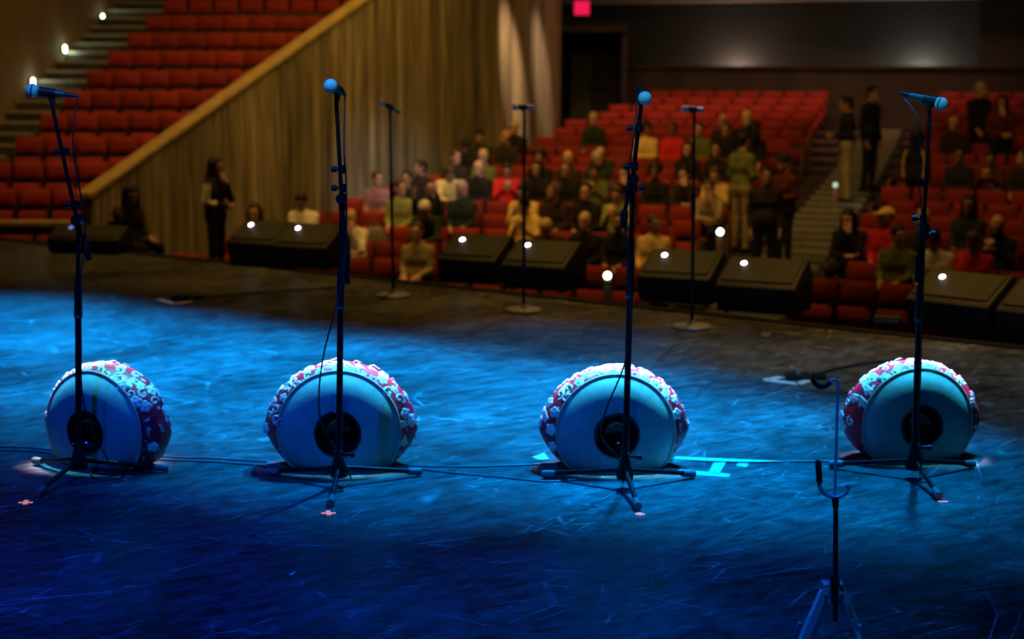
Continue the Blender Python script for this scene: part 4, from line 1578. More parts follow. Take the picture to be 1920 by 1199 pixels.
def wedge(pl, pr, lab, w=0.56, disc=True, sy=1.0, h=1.0, rzx=0.0):
    a, b = fp(*pl), fp(*pr)
    d = b - a
    rz = math.atan2(d.y, d.x) + rzx
    c = (a + b) / 2
    t_ = thing('monitor_wedge', lab, 'speaker', c, rz, 'stage monitor wedges')
    hw = w / 2
    prof = [(0.05, 0.012), (0.0, 0.20), (0.03, 0.225), (0.30, 0.372), (0.345, 0.372), (0.45, 0.24), (0.42, 0.012)]
    prof = [(y * sy, z * h) for y, z in prof]
    mb_ = MB()
    mb_.prism(prof, -hw, hw)
    mb_.obj('cabinet', M_WEDGE, t_, smooth=30, bevel=0.016)
    # grille panel on the sloping face
    y0, z0, y1, z1 = prof[2][0], prof[2][1], prof[3][0], prof[3][1]
    dv = V((0, y1 - y0, z1 - z0))
    nv = V((0, -dv.z, dv.y)).normalized()
    mb_ = MB()
    A = V((0, y0, z0)) + dv * 0.04
    B = V((0, y1, z1)) - dv * 0.04
    q_ = []
    for off_ in (0.002, 0.012):
        for P_, x in ((A, -hw + 0.03), (A, hw - 0.03), (B, hw - 0.03), (B, -hw + 0.03)):
            q_.append(P_ + nv * off_ + V((x, 0, 0)))
    mb_.add(q_, [(3, 2, 1, 0), (4, 5, 6, 7), (0, 1, 5, 4), (1, 2, 6, 5), (2, 3, 7, 6), (3, 0, 4, 7)])
    mb_.obj('grille', M_WGRILL, t_, smooth=0, bevel=0.004)
    if disc:  # small disc made to glow, on the upper left of the grille
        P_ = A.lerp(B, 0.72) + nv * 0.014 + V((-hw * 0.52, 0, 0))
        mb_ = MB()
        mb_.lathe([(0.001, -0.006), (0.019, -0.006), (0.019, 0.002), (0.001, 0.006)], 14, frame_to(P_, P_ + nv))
        mb_.obj('glowing_disc', M_GLOWDISC if disc is True else disc, t_)
    for s_ in (-1, 1):
        mb_ = MB()
        Mx_ = Matrix.Translation((hw * s_, 0.25 * sy, 0.17 * h)) @ Matrix.Rotation(pi / 2 * s_, 4, 'Y')
        mb_.lathe([(0.055, -0.004), (0.06, 0.004), (0.045, 0.004), (0.04, -0.003), (0.001, -0.003)], 18, Mx_)
        mb_.obj('handle_cup', M_BLACK, t_)
    for sx in (-1, 1):
        for yy in (0.09, 0.38):
            mb_ = MB()
            mb_.lathe([(0.02, 0), (0.02, 0.016), (0.001, 0.016)], 10, Matrix.Translation((sx * (hw - 0.06), yy * sy, 0)))
            mb_.obj('rubber_foot', M_RUB, t_)
    return t_


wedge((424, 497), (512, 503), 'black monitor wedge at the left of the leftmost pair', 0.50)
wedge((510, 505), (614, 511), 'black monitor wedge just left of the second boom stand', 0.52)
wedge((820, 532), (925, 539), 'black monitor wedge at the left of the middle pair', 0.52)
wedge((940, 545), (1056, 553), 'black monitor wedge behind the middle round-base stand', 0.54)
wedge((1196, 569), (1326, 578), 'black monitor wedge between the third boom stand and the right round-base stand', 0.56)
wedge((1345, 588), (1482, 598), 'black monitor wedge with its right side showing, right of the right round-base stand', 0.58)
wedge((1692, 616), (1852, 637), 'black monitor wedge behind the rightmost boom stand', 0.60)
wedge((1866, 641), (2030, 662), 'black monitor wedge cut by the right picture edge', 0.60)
wedge((80, 474), (228, 480), 'low black monitor wedge at the far left stage edge', 0.72, M_LEDB, 0.8, 0.66, 0.1)

# ------------------------------------------------------------------ drums

NTH = 96


def drum_pt(r, y, th, cut=0.166):
    x = r * math.cos(th)
    z = r * math.sin(th)
    if r > 0.262 and y >= 0:                         # the padded side is fullest at the flanks, thinner on top, and tucks in below
        sn = math.sin(th)
        r = 0.262 + (r - 0.262) * (1.06 - 0.76 * sn if sn > 0 else max(0.05, 1.06 + 1.5 * sn))
        x, z = r * math.cos(th), r * sn
    k_ = 0.075
    lim = -cut + 0.0
    if True:                                         # smooth flat underside
        hh = min(1, max(0, 0.5 + 0.5 * (z - lim) / k_))
        z = lim * (1 - hh) + z * hh + k_ * hh * (1 - hh) * 0.6
    return V((x, y, z + cut))


def strip(prof, name, m, parent, smooth=60):
    mb_ = MB()
    vs_, fs_ = [], []
    for r, y in prof:
        for i in range(NTH):
            vs_.append(drum_pt(r, y, 2 * pi * i / NTH))
    for j in range(len(prof) - 1):
        for i in range(NTH):
            a, b = j * NTH + i, j * NTH + (i + 1) % NTH
            fs_.append((a, b, b + NTH, a + NTH))
    if prof[-1][0] < 0.02:
        fs_.append(tuple((len(prof) - 1) * NTH + i for i in range(NTH)))
    mb_.add(vs_, fs_)
    return mb_.obj(name, m, parent, smooth=smooth)


def flower_mesh(kind):
    S = SDF()
    if kind == 0:                                    # five round petals
        for i in range(5):
            a = 2 * pi * i / 5
            S.ell((0.021 * math.cos(a), 0.021 * math.sin(a), 0.0), (0.016, 0.016, 0.008), 0.004)
        S.ell((0, 0, 0.004), (0.01, 0.01, 0.009), 0.003)
    elif kind == 1:                                  # scroll
        for i in range(11):
            a0, a1 = i * 0.55, (i + 1) * 0.55
            r0, r1 = 0.030 - 0.0021 * i, 0.030 - 0.0021 * (i + 1)
            S.cap((r0 * math.cos(a0), r0 * math.sin(a0), 0), (r1 * math.cos(a1), r1 * math.sin(a1), 0), 0.007, 0.007, 0.004)
    else:                                            # leaf spray
        for i in (-1, 0, 1):
            S.cap((0, -0.03, 0), (0.02 * i, 0.028 - abs(i) * 0.012, 0), 0.005, 0.010, 0.004)
    me, lab = S.mesh('flower', 0.005)
    bm = bmesh.new()
    bm.from_mesh(me)
    bmesh.ops.delete(bm, geom=[v for v in bm.verts if v.co.z < -0.004], context='VERTS')
    bm.to_mesh(me)
    bm.free()
    me.shade_smooth()
    me.materials.append(M_FLOW)
    return me


FLW = [flower_mesh(i) for i in range(3)]
BAND = [(0.262, 0.000), (0.274, 0.008), (0.290, 0.02), (0.308, 0.038), (0.322, 0.06), (0.330, 0.085), (0.330, 0.11), (0.322, 0.135), (0.305, 0.155), (0.28, 0.17)]


def drum(px, py, lab, rz, size=1.0, lean=0.0):
    b = fp(px, py)
    t_ = thing('drum', lab, 'drum', b, rz, 'drums behind the boom stands')
    t_.scale = (size,) * 3
    t_.rotation_euler = (lean, 0, rz)
    # convex head with a round port in the middle
    prof = [(0.262, 0.002)]
    for i in range(13):
        r = 0.258 - (0.258 - 0.098) * i / 12
        y = -0.055 * (1 - (r / 0.258) ** 5)
        prof.append((r, y))
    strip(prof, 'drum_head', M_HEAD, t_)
    ringp = []
    for i in range(9):
        a = 2 * pi * i / 8
        ringp.append((0.095 + 0.007 * math.cos(a), -0.053 + 0.007 * math.sin(a)))
    strip(ringp, 'port_ring', M_DISH, t_)
    strip([(0.090, -0.053), (0.088, -0.04), (0.082, -0.02), (0.065, 0.005), (0.035, 0.02), (0.001, 0.025)], 'port_dish', M_DISH, t_)
    cord = []
    for i in range(9):
        a = 2 * pi * i / 8
        cord.append((0.262 + 0.0055 * math.cos(a), -0.001 + 0.0055 * math.sin(a)))
    strip(cord, 'piping', M_PIPE, t_)
    strip(BAND, 'brocade_band', M_BROC, t_)
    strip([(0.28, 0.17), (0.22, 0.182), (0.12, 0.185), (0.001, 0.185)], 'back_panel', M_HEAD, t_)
    # embroidered flowers standing proud of the brocade
    r_ = random.Random(int(px))
    placed = []
    tries = 0
    while len(placed) < 50 and tries < 2500:
        tries += 1
        th = r_.gauss(pi / 2, 0.75)  # flowers gathered on top, sparse low on the sides to imitate shade
        if not -0.3 < th < pi + 0.3:
            continue
        s_ = r_.uniform(0.7, 7.6)
        i = int(s_)
        f_ = s_ - i
        rr = BAND[i][0] * (1 - f_) + BAND[i + 1][0] * f_
        yy = BAND[i][1] * (1 - f_) + BAND[i + 1][1] * f_
        P_ = drum_pt(rr, yy, th)
        if any((P_ - q).length < 0.040 for q in placed):
            continue
        placed.append(P_)
        tr_, ty_ = BAND[i + 1][0] - BAND[i][0], BAND[i + 1][1] - BAND[i][1]
        nr = V((ty_, -tr_)).normalized()             # outward in (r, y)
        N_ = V((nr.x * math.cos(th), nr.y, nr.x * math.sin(th)))
        Q = V((0, 0, 1)).rotation_difference(N_).to_matrix().to_4x4()
        fl = link_mesh('embroidered_flower', FLW[r_.choice((0, 0, 1, 1, 2))], None, t_)
        fl.matrix_local = Matrix.Translation(P_ - N_ * 0.001) @ Q @ Matrix.Rotation(r_.uniform(0, 6.28), 4, 'Z') @ Matrix.Scale(r_.uniform(0.6, 0.88), 4)
    return t_


DRUMS = [
    drum(178, 876, 'drum with red floral brocade sides turned away to the right, leftmost of four', -0.46, 0.98),
    drum(637, 880, 'drum with red floral brocade sides behind the second boom stand from the left', 0.0),
    drum(1154, 881, 'drum with red floral brocade sides beside the pale floor tape', 0.03, 0.97),
    drum(1718, 862, 'drum with red floral brocade sides, rightmost of four', 0.12, 0.95),
]
# unseen narrow spots added per drum: pale pink for brocade, cyan for head top
for t_, pw_ in zip(DRUMS, (380, 480, 620, 420)):
    q_ = t_.location
    spot('drum_pale_fill', (q_.x + 0.15, q_.y + 2.9, 6.4), (q_.x, q_.y + 0.17, 0.34), (1.0, 0.60, 0.74), pw_ * 22, 0.32, 0.45, 0.04, 0.6).scale = (1, 0.48, 1)
    spot('drum_top_fill', (q_.x + 0.25, q_.y + 1.2, 6.8), (q_.x, q_.y + 0.05, 0.39), (0.08, 0.70, 1.0), pw_ * 19, 0.32, 0.6, 0.03, 0.5).scale = (1, 0.42, 1)

# ------------------------------------------------------------------ boom microphone stands


def boom_stand(lab, hub, feet, pole_top, boom_lo, boom_hi, weight, knobs, hubh=0.115):
    F_ = [fp(*f) for f in feet]
    Yc = sum(f.y for f in F_) / 3
    base = at(hub[0], hub[1], Yc)
    base = V((base.x, Yc, 0))
    t_ = thing('microphone_stand', lab, 'stand', base, 0, 'boom microphone stands')

    def L(p):
        return V(p) - base
    Ytop = Yc

    def W(px, py, dy=0.0):
        return L(at(px, py, Ytop + dy))
    top = W(*pole_top)
    # hub
    mb_ = MB()
    mb_.lathe([(0.018, 0.035), (0.034, 0.04), (0.036, 0.06), (0.026, 0.10), (0.021, 0.118), (0.018, 0.125), (0.018, 0.15), (0.014, 0.152)], 20)
    mb_.obj('hub', M_BLACK, t_)
    mb_ = MB()
    mb_.tube([(0.018, 0.0, 0.135), (0.055, -0.01, 0.135)], [0.005, 0.009], 10)
    mb_.tube([(0.05, -0.01, 0.135), (0.068, -0.012, 0.135)], [0.012, 0.012], 10)
    mb_.obj('hub_knob', M_BLACK, t_)
    for f in F_:
        e = L(f)
        e.z = 0.018
        d = V((e.x, e.y, 0)).normalized()
        mb_ = MB()
        mb_.tube([d * 0.02 + V((0, 0, 0.075)), e - d * 0.03 + V((0, 0, 0.006))], 0.0105, 12)
        lg = mb_.obj('leg', M_TUBE, t_)
        mb_ = MB()
        mb_.tube([e - d * 0.055 + V((0, 0, 0.009)), e - d * 0.03 + V((0, 0, 0.004)), e + d * 0.004], [0.0135, 0.0155, 0.0165], 12)
        mb_.obj('rubber_foot', M_RUB, lg)
    lowtop = V((0, 0, 0.14)).lerp(top, 0.62)
    mb_ = MB()
    mb_.tube([(0, 0, 0.06), lowtop], 0.0135, 14)
    mb_.obj('lower_tube', M_TUBE, t_)
    a, b = V((0, 0, 0.14)).lerp(top, 0.58), V((0, 0, 0.14)).lerp(top, 0.74)
    d = (b - a).normalized()
    mb_ = MB()
    mb_.tube([a, a + d * 0.012, a + d * 0.014, b - d * 0.03, b - d * 0.01, b], [0.017, 0.019, 0.0165, 0.0165, 0.014, 0.012], 14)
    mb_.obj('clutch_grip', M_BLACK, t_)
    mb_ = MB()
    mb_.tube([a - d * 0.008, a + d * 0.004], [0.0185, 0.0185], 14)
    mb_.obj('clutch_ring', M_RUB, t_)
    mb_ = MB()
    mb_.tube([lowtop, top], 0.010, 12)
    mb_.obj('upper_tube', M_TUBE, t_)
    lo, hi = W(*boom_lo, -0.0), W(*boom_hi, -0.0)
    off = V((0, -0.028, 0))
    # swivel clamp joining pole and boom
    mid = top + off * 0.5
    mb_ = MB()
    mb_.tube([top + V((0, 0.018, 0)), top + off * 1.6], [0.021, 0.021], 16)
    mb_.tube([top - (V((0, 0, 1)) * 0.05), top], [0.0135, 0.015], 12)
    cl = mb_.obj('boom_clamp', M_BLACK, t_)
    wp = W(*weight[0]), W(*weight[1])
    dirb = (hi - lo).normalized()
    mb_ = MB()
    mb_.tube([wp[0] + off, lo + off, hi + off], [0.0085, 0.0085, 0.0085], 12)
    mb_.obj('boom_tube', M_TUBE, t_)
    mb_ = MB()
    dd_ = (wp[1] - wp[0]).normalized()
    mb_.tube([wp[0] + off - dd_ * 0.01, wp[0] + off, wp[1] + off - dd_ * 0.008, wp[1] + off], [0.009, 0.0145, 0.0145, 0.012], 14)
    mb_.obj('counterweight', M_BLACK, t_)
    for (kx, ky, sgn) in knobs:
        c_ = W(kx, ky)
        # knob on a short stem from the tube beside it
        sx = 0.034 * sgn
        mb_ = MB()
        mb_.tube([c_ + off + V((-sx, 0, 0)), c_ + off], [0.0055, 0.0055], 8)
        mb_.lathe([(0.006, -0.011), (0.0125, -0.011), (0.0135, 0.0), (0.0125, 0.010), (0.004, 0.012)], 12,
                  Matrix.Translation(c_ + off) @ Matrix.Rotation(pi / 2, 4, 'Y'))
        mb_.tube([c_ + off + V((-sx, 0, -0.016)), c_ + off + V((-sx, 0, 0.016))], [0.0145, 0.0145], 12)
        mb_.obj('knob', M_BLACK, t_)
    return t_, base, W, off


def mic(lab, a, b, group, ball=0.027, body=None, plug=True, tail=0.45):
    """handheld microphone: a centre of the ball grille, b tail"""
    a, b = V(a), V(b)
    t_ = thing('microphone', lab, 'microphone', a, 0, group)
    d = (b - a).normalized()
    ln = (b - a).length
    M_ = frame_to((0, 0, 0), d)
    mb_ = MB()
    prof = []
    for i in range(13):
        an = -pi / 2 + pi * 0.86 * i / 12
        prof.append((max(0.0005, ball * math.cos(an)), ball * math.sin(an)))
    mb_.lathe(prof, 28, M_)
    g = mb_.obj('grille', M_GRILLE, t_, smooth=60)
    mb_ = MB()
    mb_.lathe([(ball * 0.85, -0.002), (ball * 1.03, -0.002), (ball * 1.03, 0.004), (ball * 0.85, 0.004)], 28, M_)
    mb_.obj('grille_band', M_MICB, t_)
    mb_ = MB()
    mb_.lathe([(ball * 0.66, ball * 0.86), (ball * 0.72, ball * 0.92), (ball * 0.70, ball * 1.1), (ball * (tail + 0.05), ln * 0.8), (ball * tail, ln), (ball * 0.3, ln + 0.004)], 20, M_)
    mb_.obj('handle', body or M_MICB, t_)
    if not plug:
        return t_
    mb_ = MB()
    mb_.lathe([(0.0095, ln - 0.001), (0.0095, ln + 0.035), (0.006, ln + 0.045), (0.004, ln + 0.06)], 12, M_)
    mb_.obj('plug', M_TUBE, t_)
    return t_


def cable(lab, pts, r=0.0035, name='cable', m=None, cat='cable', n=80, group=None):
    p_ = curve_pts(pts, n)
    o_ = p_[0].copy()
    mb_ = MB()
    mb_.tube([q - o_ for q in p_], r, 8)
    o = mb_.obj(name, m or M_CABLE, loc=o_, smooth=60)
    return tag(o, lab, cat, group)


BOOMS = [
    dict(lab='black boom microphone stand leaning left, in front of the leftmost drum', hub=(147, 858), feet=[(70, 934), (66, 872), (314, 886)],
         top=(147, 412), lo=(152, 432), hi=(101, 196), w=[(166, 455), (170, 487)], knobs=[(133, 383, -1), (112, 284, -1)],
         ball=(61, 170), tail=(108, 176), dy=0.0, mlab='microphone pointing left on the leftmost boom stand'),
    dict(lab='black boom microphone stand in front of the second drum from the left', hub=(635, 868), feet=[(620, 952), (505, 893), (787, 893)],
         top=(641, 372), lo=(642, 372), hi=(632, 190), w=[(651, 470), (652, 531)], knobs=[(628, 317, -1), (628, 352, -1)],
         ball=(620, 161), tail=(640, 173), dy=0.13, mlab='microphone pointing at the viewer on the second boom stand'),
    dict(lab='black boom microphone stand before the drum beside the pale floor tape', hub=(1172, 872), feet=[(1196, 958), (1020, 897), (1300, 897)],
         top=(1187, 335), lo=(1186, 330), hi=(1201, 196), w=[(1170, 396), (1168, 426)], knobs=[(1173, 312, -1), (1203, 352, 1), (1180, 240, -1)],
         ball=(1209, 184), tail=(1199, 168), dy=0.12, mlab='microphone tilted down towards the viewer on the third boom stand'),
    dict(lab='black boom microphone stand in front of the rightmost drum', hub=(1714, 858), feet=[(1760, 938), (1558, 879), (1824, 878)],
         top=(1729, 425), lo=(1728, 432), hi=(1740, 208), w=[(1719, 480), (1717, 528)], knobs=[(1712, 409, -1), (1747, 438, 1)],
         ball=(1764, 195), tail=(1733, 187), dy=0.04, mlab='microphone pointing right on the rightmost boom stand'),
]
STANDS = []
for B in BOOMS:
    t_, base, W, off = boom_stand(B['lab'], B['hub'], B['feet'], B['top'], B['lo'], B['hi'], B['w'], B['knobs'])
    Y = base.y + off.y
    tail = at(B['tail'][0], B['tail'][1], Y + B['dy'] * 0.5)
    ball = at(B['ball'][0], B['ball'][1], Y - B['dy'] * 0.5)
    d = (tail - ball)
    # clip holds the handle
    hi = at(B['hi'][0], B['hi'][1], Y)
    cpos = ball + d * 0.62
    mb = MB()
    mb.tube([hi - base, hi.lerp(cpos, 0.5) - base, cpos - base], [0.0105, 0.012, 0.013], 12)
    dn = d.normalized()
    mb.tube([cpos - dn * 0.03 - base, cpos + dn * 0.03 - base], [0.021, 0.019], 14)
    mb.obj('microphone_clip', M_BLACK, t_)
    ln = max(0.13, d.length)
    mic(B['mlab'], ball, ball + dn * ln, 'microphones on the boom stands', 0.0275)
    STANDS.append((t_, base, Y, ball, dn, ln))

# cables running down the stands
CB = [
    ('thin cable hanging from the leftmost microphone down its stand', [(124, 190), (137, 270), (152, 370), (160, 450), (152, 520), (152, 640), (158, 760), (205, 868)], 0),
    ('thin cable hanging from the second microphone and looping beside its stand', [(644, 190), (645, 280), (649, 345), (648, 470), (634, 560), (608, 660), (598, 740), (605, 800), (640, 858)], 1),
    ('thin cable hanging from the third microphone and looping across its drum', [(1196, 175), (1191, 235), (1178, 330), (1172, 420), (1180, 520), (1182, 600), (1172, 680), (1136, 770), (1128, 820), (1160, 862)], 2),
    ('thin cable hanging from the rightmost microphone down its stand', [(1727, 190), (1723, 230), (1722, 330), (1733, 460), (1728, 600), (1726, 700), (1722, 790), (1728, 850)], 3),
]
for lab, pp, i in CB:
    t_, base, Y, ball, dn, ln = STANDS[i]
    pts = [ball + dn * (ln + 0.05)] + [at(x, y, Y - 0.045) for x, y in pp[1:]]
    e = pts[-1]
    pts.append(V((e.x + 0.03, base.y + 0.05, 0.008)))
    cable(lab, pts, 0.0035, 'microphone_cable', group='microphone cables')

# straight stands with round bases
for (bx, by, tx, ty, ml, mr, lab, mlab) in (
        (738, 557, 731, 215, (712, 189), (750, 211), 'straight microphone stand on a round base, nearest the boarded wall', 'dark microphone tilted down to the left on the round-base stand by the wall'),
        (982, 585, 983, 210, (959, 201), (1001, 201), 'straight microphone stand on a round base, before the middle wedges', 'blue-lit microphone lying level on the middle round-base stand'),
        (1297, 616, 1302, 213, (1277, 204), (1319, 206), 'straight microphone stand on a round base, before the right wedges', 'blue-lit microphone lying level on the right round-base stand')):
    b = fp(bx, by)
    t_ = thing('microphone_stand', lab, 'stand', b, 0, 'round-base microphone stands')
    mb = MB()
    mb.lathe([(0.125, 0.0), (0.128, 0.006), (0.128, 0.016), (0.120, 0.024), (0.03, 0.032), (0.022, 0.05), (0.012, 0.055)], 40)
    mb.obj('round_base', mat('grey_cast_base', (0.30, 0.28, 0.25), 0.45, 0.1, 0.2, 30), t_)
    top = at(tx, ty, b.y) - b
    m_ = V((0, 0, 0.04)).lerp(top, 0.55)
    mb = MB()
    mb.tube([(0, 0, 0.04), m_], 0.0125, 14)
    mb.obj('lower_tube', M_TUBE, t_)
    mb = MB()
    mb.tube([V((0, 0, 0.04)).lerp(top, 0.52), V((0, 0, 0.04)).lerp(top, 0.62)], [0.017, 0.016], 14)
    mb.obj('clutch_grip', M_BLACK, t_)
    mb = MB()
    mb.tube([m_, top], 0.009, 12)
    mb.obj('upper_tube', M_TUBE, t_)
    a, c_ = at(ml[0], ml[1], b.y), at(mr[0], mr[1], b.y)
    cm_ = a.lerp(c_, 0.5)
    dn = (c_ - a).normalized()
    mb = MB()
    mb.tube([top, cm_ - b - V((0, 0, 0.01))], [0.011, 0.012], 12)
    mb.tube([cm_ - dn * 0.03 - b, cm_ + dn * 0.03 - b], [0.02, 0.019], 14)
    mb.obj('microphone_clip', M_BLACK, t_)
    mic(mlab, a + dn * 0.025, c_, 'microphones on the round-base stands', 0.024, mat('blue_grey_microphone_body', (0.34, 0.35, 0.37), 0.35, 0.2, 0.2, 40), False, 0.68)

# ------------------------------------------------------------------ guitar stand in the foreground
GY = 4.25
gb = at(1564, 1100, GY)
g0 = V((gb.x, GY, 0))
t = thing('guitar_stand', 'folding instrument stand with a tall hook in the right foreground', 'stand', g0)


def G(px, py, dy=0.0):
    return at(px, py, GY + dy) - g0


mb = MB()
mb.tube(curve_pts([G(1565, 930), G(1569, 800), G(1571, 728), G(1569, 715), G(1562, 712), G(1556, 717)], 30), 0.0042, 12)
mb.obj('hook_rod', M_GSTEEL, t)
mb = MB()
mb.tube(curve_pts([G(1556, 717), G(1550, 723), G(1541, 725.5), G(1531, 722), G(1524, 713), G(1521, 711)], 24), [0.0066] * 0 or 0.0068, 12)
mb.obj('hook_sleeve', M_BLACK, t)
mb = MB()
mb.tube(curve_pts([G(1536, 902), G(1538, 915), G(1547, 926), G(1560, 932), G(1566, 933), G(1576, 931), G(1585, 925), G(1590, 916), G(1588, 910)], 40), 0.0062, 12)
mb.obj('yoke', M_GSTEEL, t)
mb = MB()
mb.tube([G(1536.5, 905), G(1535, 880), G(1534, 868), G(1534, 864)], [0.0085, 0.0085, 0.0085, 0.007], 12)
mb.obj('yoke_pad', M_RUB if False else M_BLACK, t)
mb = MB()
mb.tube([G(1566, 932), G(1566.5, 942), G(1567, 952)], [0.0095, 0.0095, 0.008], 14)
mb.obj('collar', M_BLACK, t)
mb = MB()
mb.tube([G(1567, 945), G(1566, 1165)], 0.0068, 14)
mb.obj('main_tube', M_TUBE, t)
mb = MB()
c_ = G(1565, 1092)
mb.box((c_.x - 0.012, c_.y - 0.014, c_.z - 0.012), (c_.x + 0.012, c_.y + 0.014, c_.z + 0.012))
c_ = G(1565, 1115)
mb.box((c_.x - 0.009, c_.y - 0.012, c_.z - 0.022), (c_.x + 0.009, c_.y + 0.016, c_.z + 0.022))
mb.obj('slide_block', M_BLACK, t, smooth=0, bevel=0.003)
mb = MB()
mb.tube([G(1571, 1099, -0.016), G(1577, 1102, -0.016), G(1580, 1108, -0.016)], [0.004, 0.005, 0.004], 8)
mb.obj('lock_lever', M_BLACK, t)
# bent sheet-metal head
p0, p1, p2, p3 = G(1545.5, 1098), G(1583, 1098.5), G(1589, 1128), G(1539, 1128)
mb = MB()
dep = V((0, 0.045, 0))
q0, q1 = p0 + V((0, 0, 0)), p1
pts_ = [p0, p1, p2, G(1574, 1132.5), G(1554, 1132.5), p3]
n_ = len(pts_)
th_ = V((0, 0.003, 0))
mb.add(pts_ + [q + th_ for q in pts_], [tuple(range(n_)), tuple(range(2 * n_ - 1, n_ - 1, -1))] + [((i + 1) % n_, i, n_ + i, n_ + (i + 1) % n_) for i in range(n_)])
mb.box((p0.x, p0.y, p0.z - 0.003), (p1.x, p0.y + 0.045, p0.z))
mb.obj('head_bracket', M_GSTEEL, t, smooth=0)
for bx in (1549, 1579):
    mb = MB()
    c_ = G(bx, 1119)
    mb.lathe([(0.004, 0.0), (0.004, 0.004), (0.002, 0.006)], 10, Matrix.Translation(c_) @ Matrix.Rotation(pi / 2, 4, 'X'))
    mb.obj('rivet', M_BLACK, t)
legs = []
for s, (ax_, bx_) in ((-1, (1545, 1484)), (1, (1584, 1636))):
    a = G(ax_ + 2 * -s, 1112)
    b = fp(bx_ - 12 * s, 1330 + 0) - g0
    k_ = b - a
    # run the leg down to the floor
    b = G(bx_, 1255)
    d = (b - a).normalized()
    tt = (0.0 - a.z) / d.z
    b = a + d * tt
    xdir = d.cross(V((0, 1, 0))).normalized()
    mb = MB()
    vs_ = []
    for P_ in (a, b):
        for sx, sy in ((-1, 0), (1, 0), (1, 1), (-1, 1)):
            vs_.append(P_ + xdir * 0.010 * sx + V((0, 0.03 * sy - 0.001, 0)))
    mb.add(vs_, [(3, 2, 1, 0), (4, 5, 6, 7), (0, 1, 5, 4), (1, 2, 6, 5), (2, 3, 7, 6), (3, 0, 4, 7)])
    lg = mb.obj('leg', M_GSTEEL, t, smooth=0, bevel=0.002)
    legs.append((lg, a, d, xdir))
    mb = MB()
    mb.box((b.x - 0.018, b.y - 0.01, -0.0), (b.x + 0.018, b.y + 0.04, 0.03))
    mb.obj('rubber_foot', M_RUB, lg, smooth=0, bevel=0.004)
    # cradle arm of bent rod
    mb = MB()
    if s < 0:
        arm = [G(1503, 1199, 0), G(1493, 1212, -0.02), G(1492, 1200, -0.10), G(1494, 1184, -0.13), G(1499, 1168, -0.14)]
    else:
        arm = [G(1608, 1199, 0), G(1620, 1212, -0.02), G(1620, 1200, -0.10), G(1616, 1188, -0.13), G(1612, 1173, -0.14)]
    mb.tube(curve_pts(arm, 30), 0.0045, 10)
    mb.obj('cradle_arm', M_GSTEEL, lg)
# third leg to the rear
mb = MB()
a = G(1565, 1104) + V((0, 0.03, 0))
mb.tube([a, V((0.0, 0.30, 0.02))], 0.007, 10)
mb.obj('leg', M_GSTEEL, t)
# dark lettering down the right leg
for word, f0 in (('King', 0.045), ('Cam', 0.085)):
    fc = bpy.data.curves.new('lettering', 'FONT')
    fc.body = word
    fc.size = 0.017
    fo = bpy.data.objects.new('lettering_tmp', fc)
    COL.objects.link(fo)
    dg = bpy.context.evaluated_depsgraph_get()
    me = bpy.data.meshes.new_from_object(fo.evaluated_get(dg))
    bpy.data.objects.remove(fo, do_unlink=True)
    me.materials.clear()
    lg, a, d, xdir = legs[1]
    up_ = d.cross(V((0, -1, 0))).normalized() * -1
    nrm = V((0, -1, 0))
    yv = nrm.cross(d).normalized()
    Mx = Matrix((d.to_4d(), yv.to_4d(), nrm.to_4d(), (0, 0, 0, 1))).transposed()
    pos = a + d * f0 - yv * 0.005 + V((0, -0.0022, 0))
    Mx.translation = pos
    Mx[3][0] = Mx[3][1] = Mx[3][2] = 0.0
    Mx[3][3] = 1.0
    lo_ = link_mesh('lettering', me, M_BLACK, lg)
    lo_.matrix_local = Mx

# ------------------------------------------------------------------ tape, pockets and cables on the stage


def tape(name, lab, quad, m, cat='tape', group=None, h_=0.0015):
    P_ = [fp(*q) for q in quad]
    c = sum(P_, V()) / 4
    mb_ = MB()
    vs_ = [p - c for p in P_]
    if (vs_[1] - vs_[0]).cross(vs_[2] - vs_[1]).z < 0:
        vs_ = vs_[::-1]
    mb_.add(vs_ + [v + V((0, 0, h_)) for v in vs_], [(3, 2, 1, 0), (4, 5, 6, 7), (0, 1, 5, 4), (1, 2, 6, 5), (2, 3, 7, 6), (3, 0, 4, 7)])
    return tag(mb_.obj(name, m, loc=c, smooth=0), lab, cat, group)


# coral spike marks: small crosses of tape
for (x, y, cross, lab) in ((48, 943, 1, 'coral tape cross by the front foot of the leftmost boom stand'), (616, 963, 1, 'coral tape cross by the front foot of the second boom stand'),
                           (1200, 965, 0.6, 'coral tape mark by the front foot of the third boom stand'), (1768, 941, 0, 'coral tape strip by the front foot of the rightmost boom stand')):
    c = fp(x, y)
    t_ = thing('tape_mark', lab, 'tape', c, 0, 'coral spike marks')
    mb = MB()
    w_ = 0.028 if cross == 1 else 0.019
    mb.box((-w_, -0.008, 0), (w_, 0.008, 0.0012))
    mb.obj('tape_strip', M_TAPEP, t_, smooth=0)
    if cross:
        mb = MB()
        mb.box((-0.009, -0.03 * cross, 0.0012), (0.009, 0.03 * cross, 0.0024))
        mb.obj('tape_strip', M_TAPEP, t_, smooth=0, rot=(0, 0, 0.2))
tape('floor_tape', 'long pale tape strip running right from behind the third drum', [(1266, 857), (1480, 866), (1480, 869), (1262, 866)], M_TAPEC)
tape('floor_tape', 'pale tape strip along the right foot of the third boom stand', [(1250, 878), (1370, 890), (1366, 896), (1234, 886)], M_TAPEC)
tape('floor_tape', 'short pale tape piece crossing between the two long strips', [(1338, 869), (1361, 869), (1349, 889), (1328, 888)], M_TAPEC, h_=0.003)
tape('floor_tape', 'small pale tape scrap right of the crossing piece', [(1384, 869.5), (1404, 870), (1400, 877), (1380, 874)], M_TAPEC)
tape('floor_tape', 'pale tape triangle left of the third drum', [(998, 858), (1020, 850), (1030, 862), (1010, 863)], M_TAPEC)
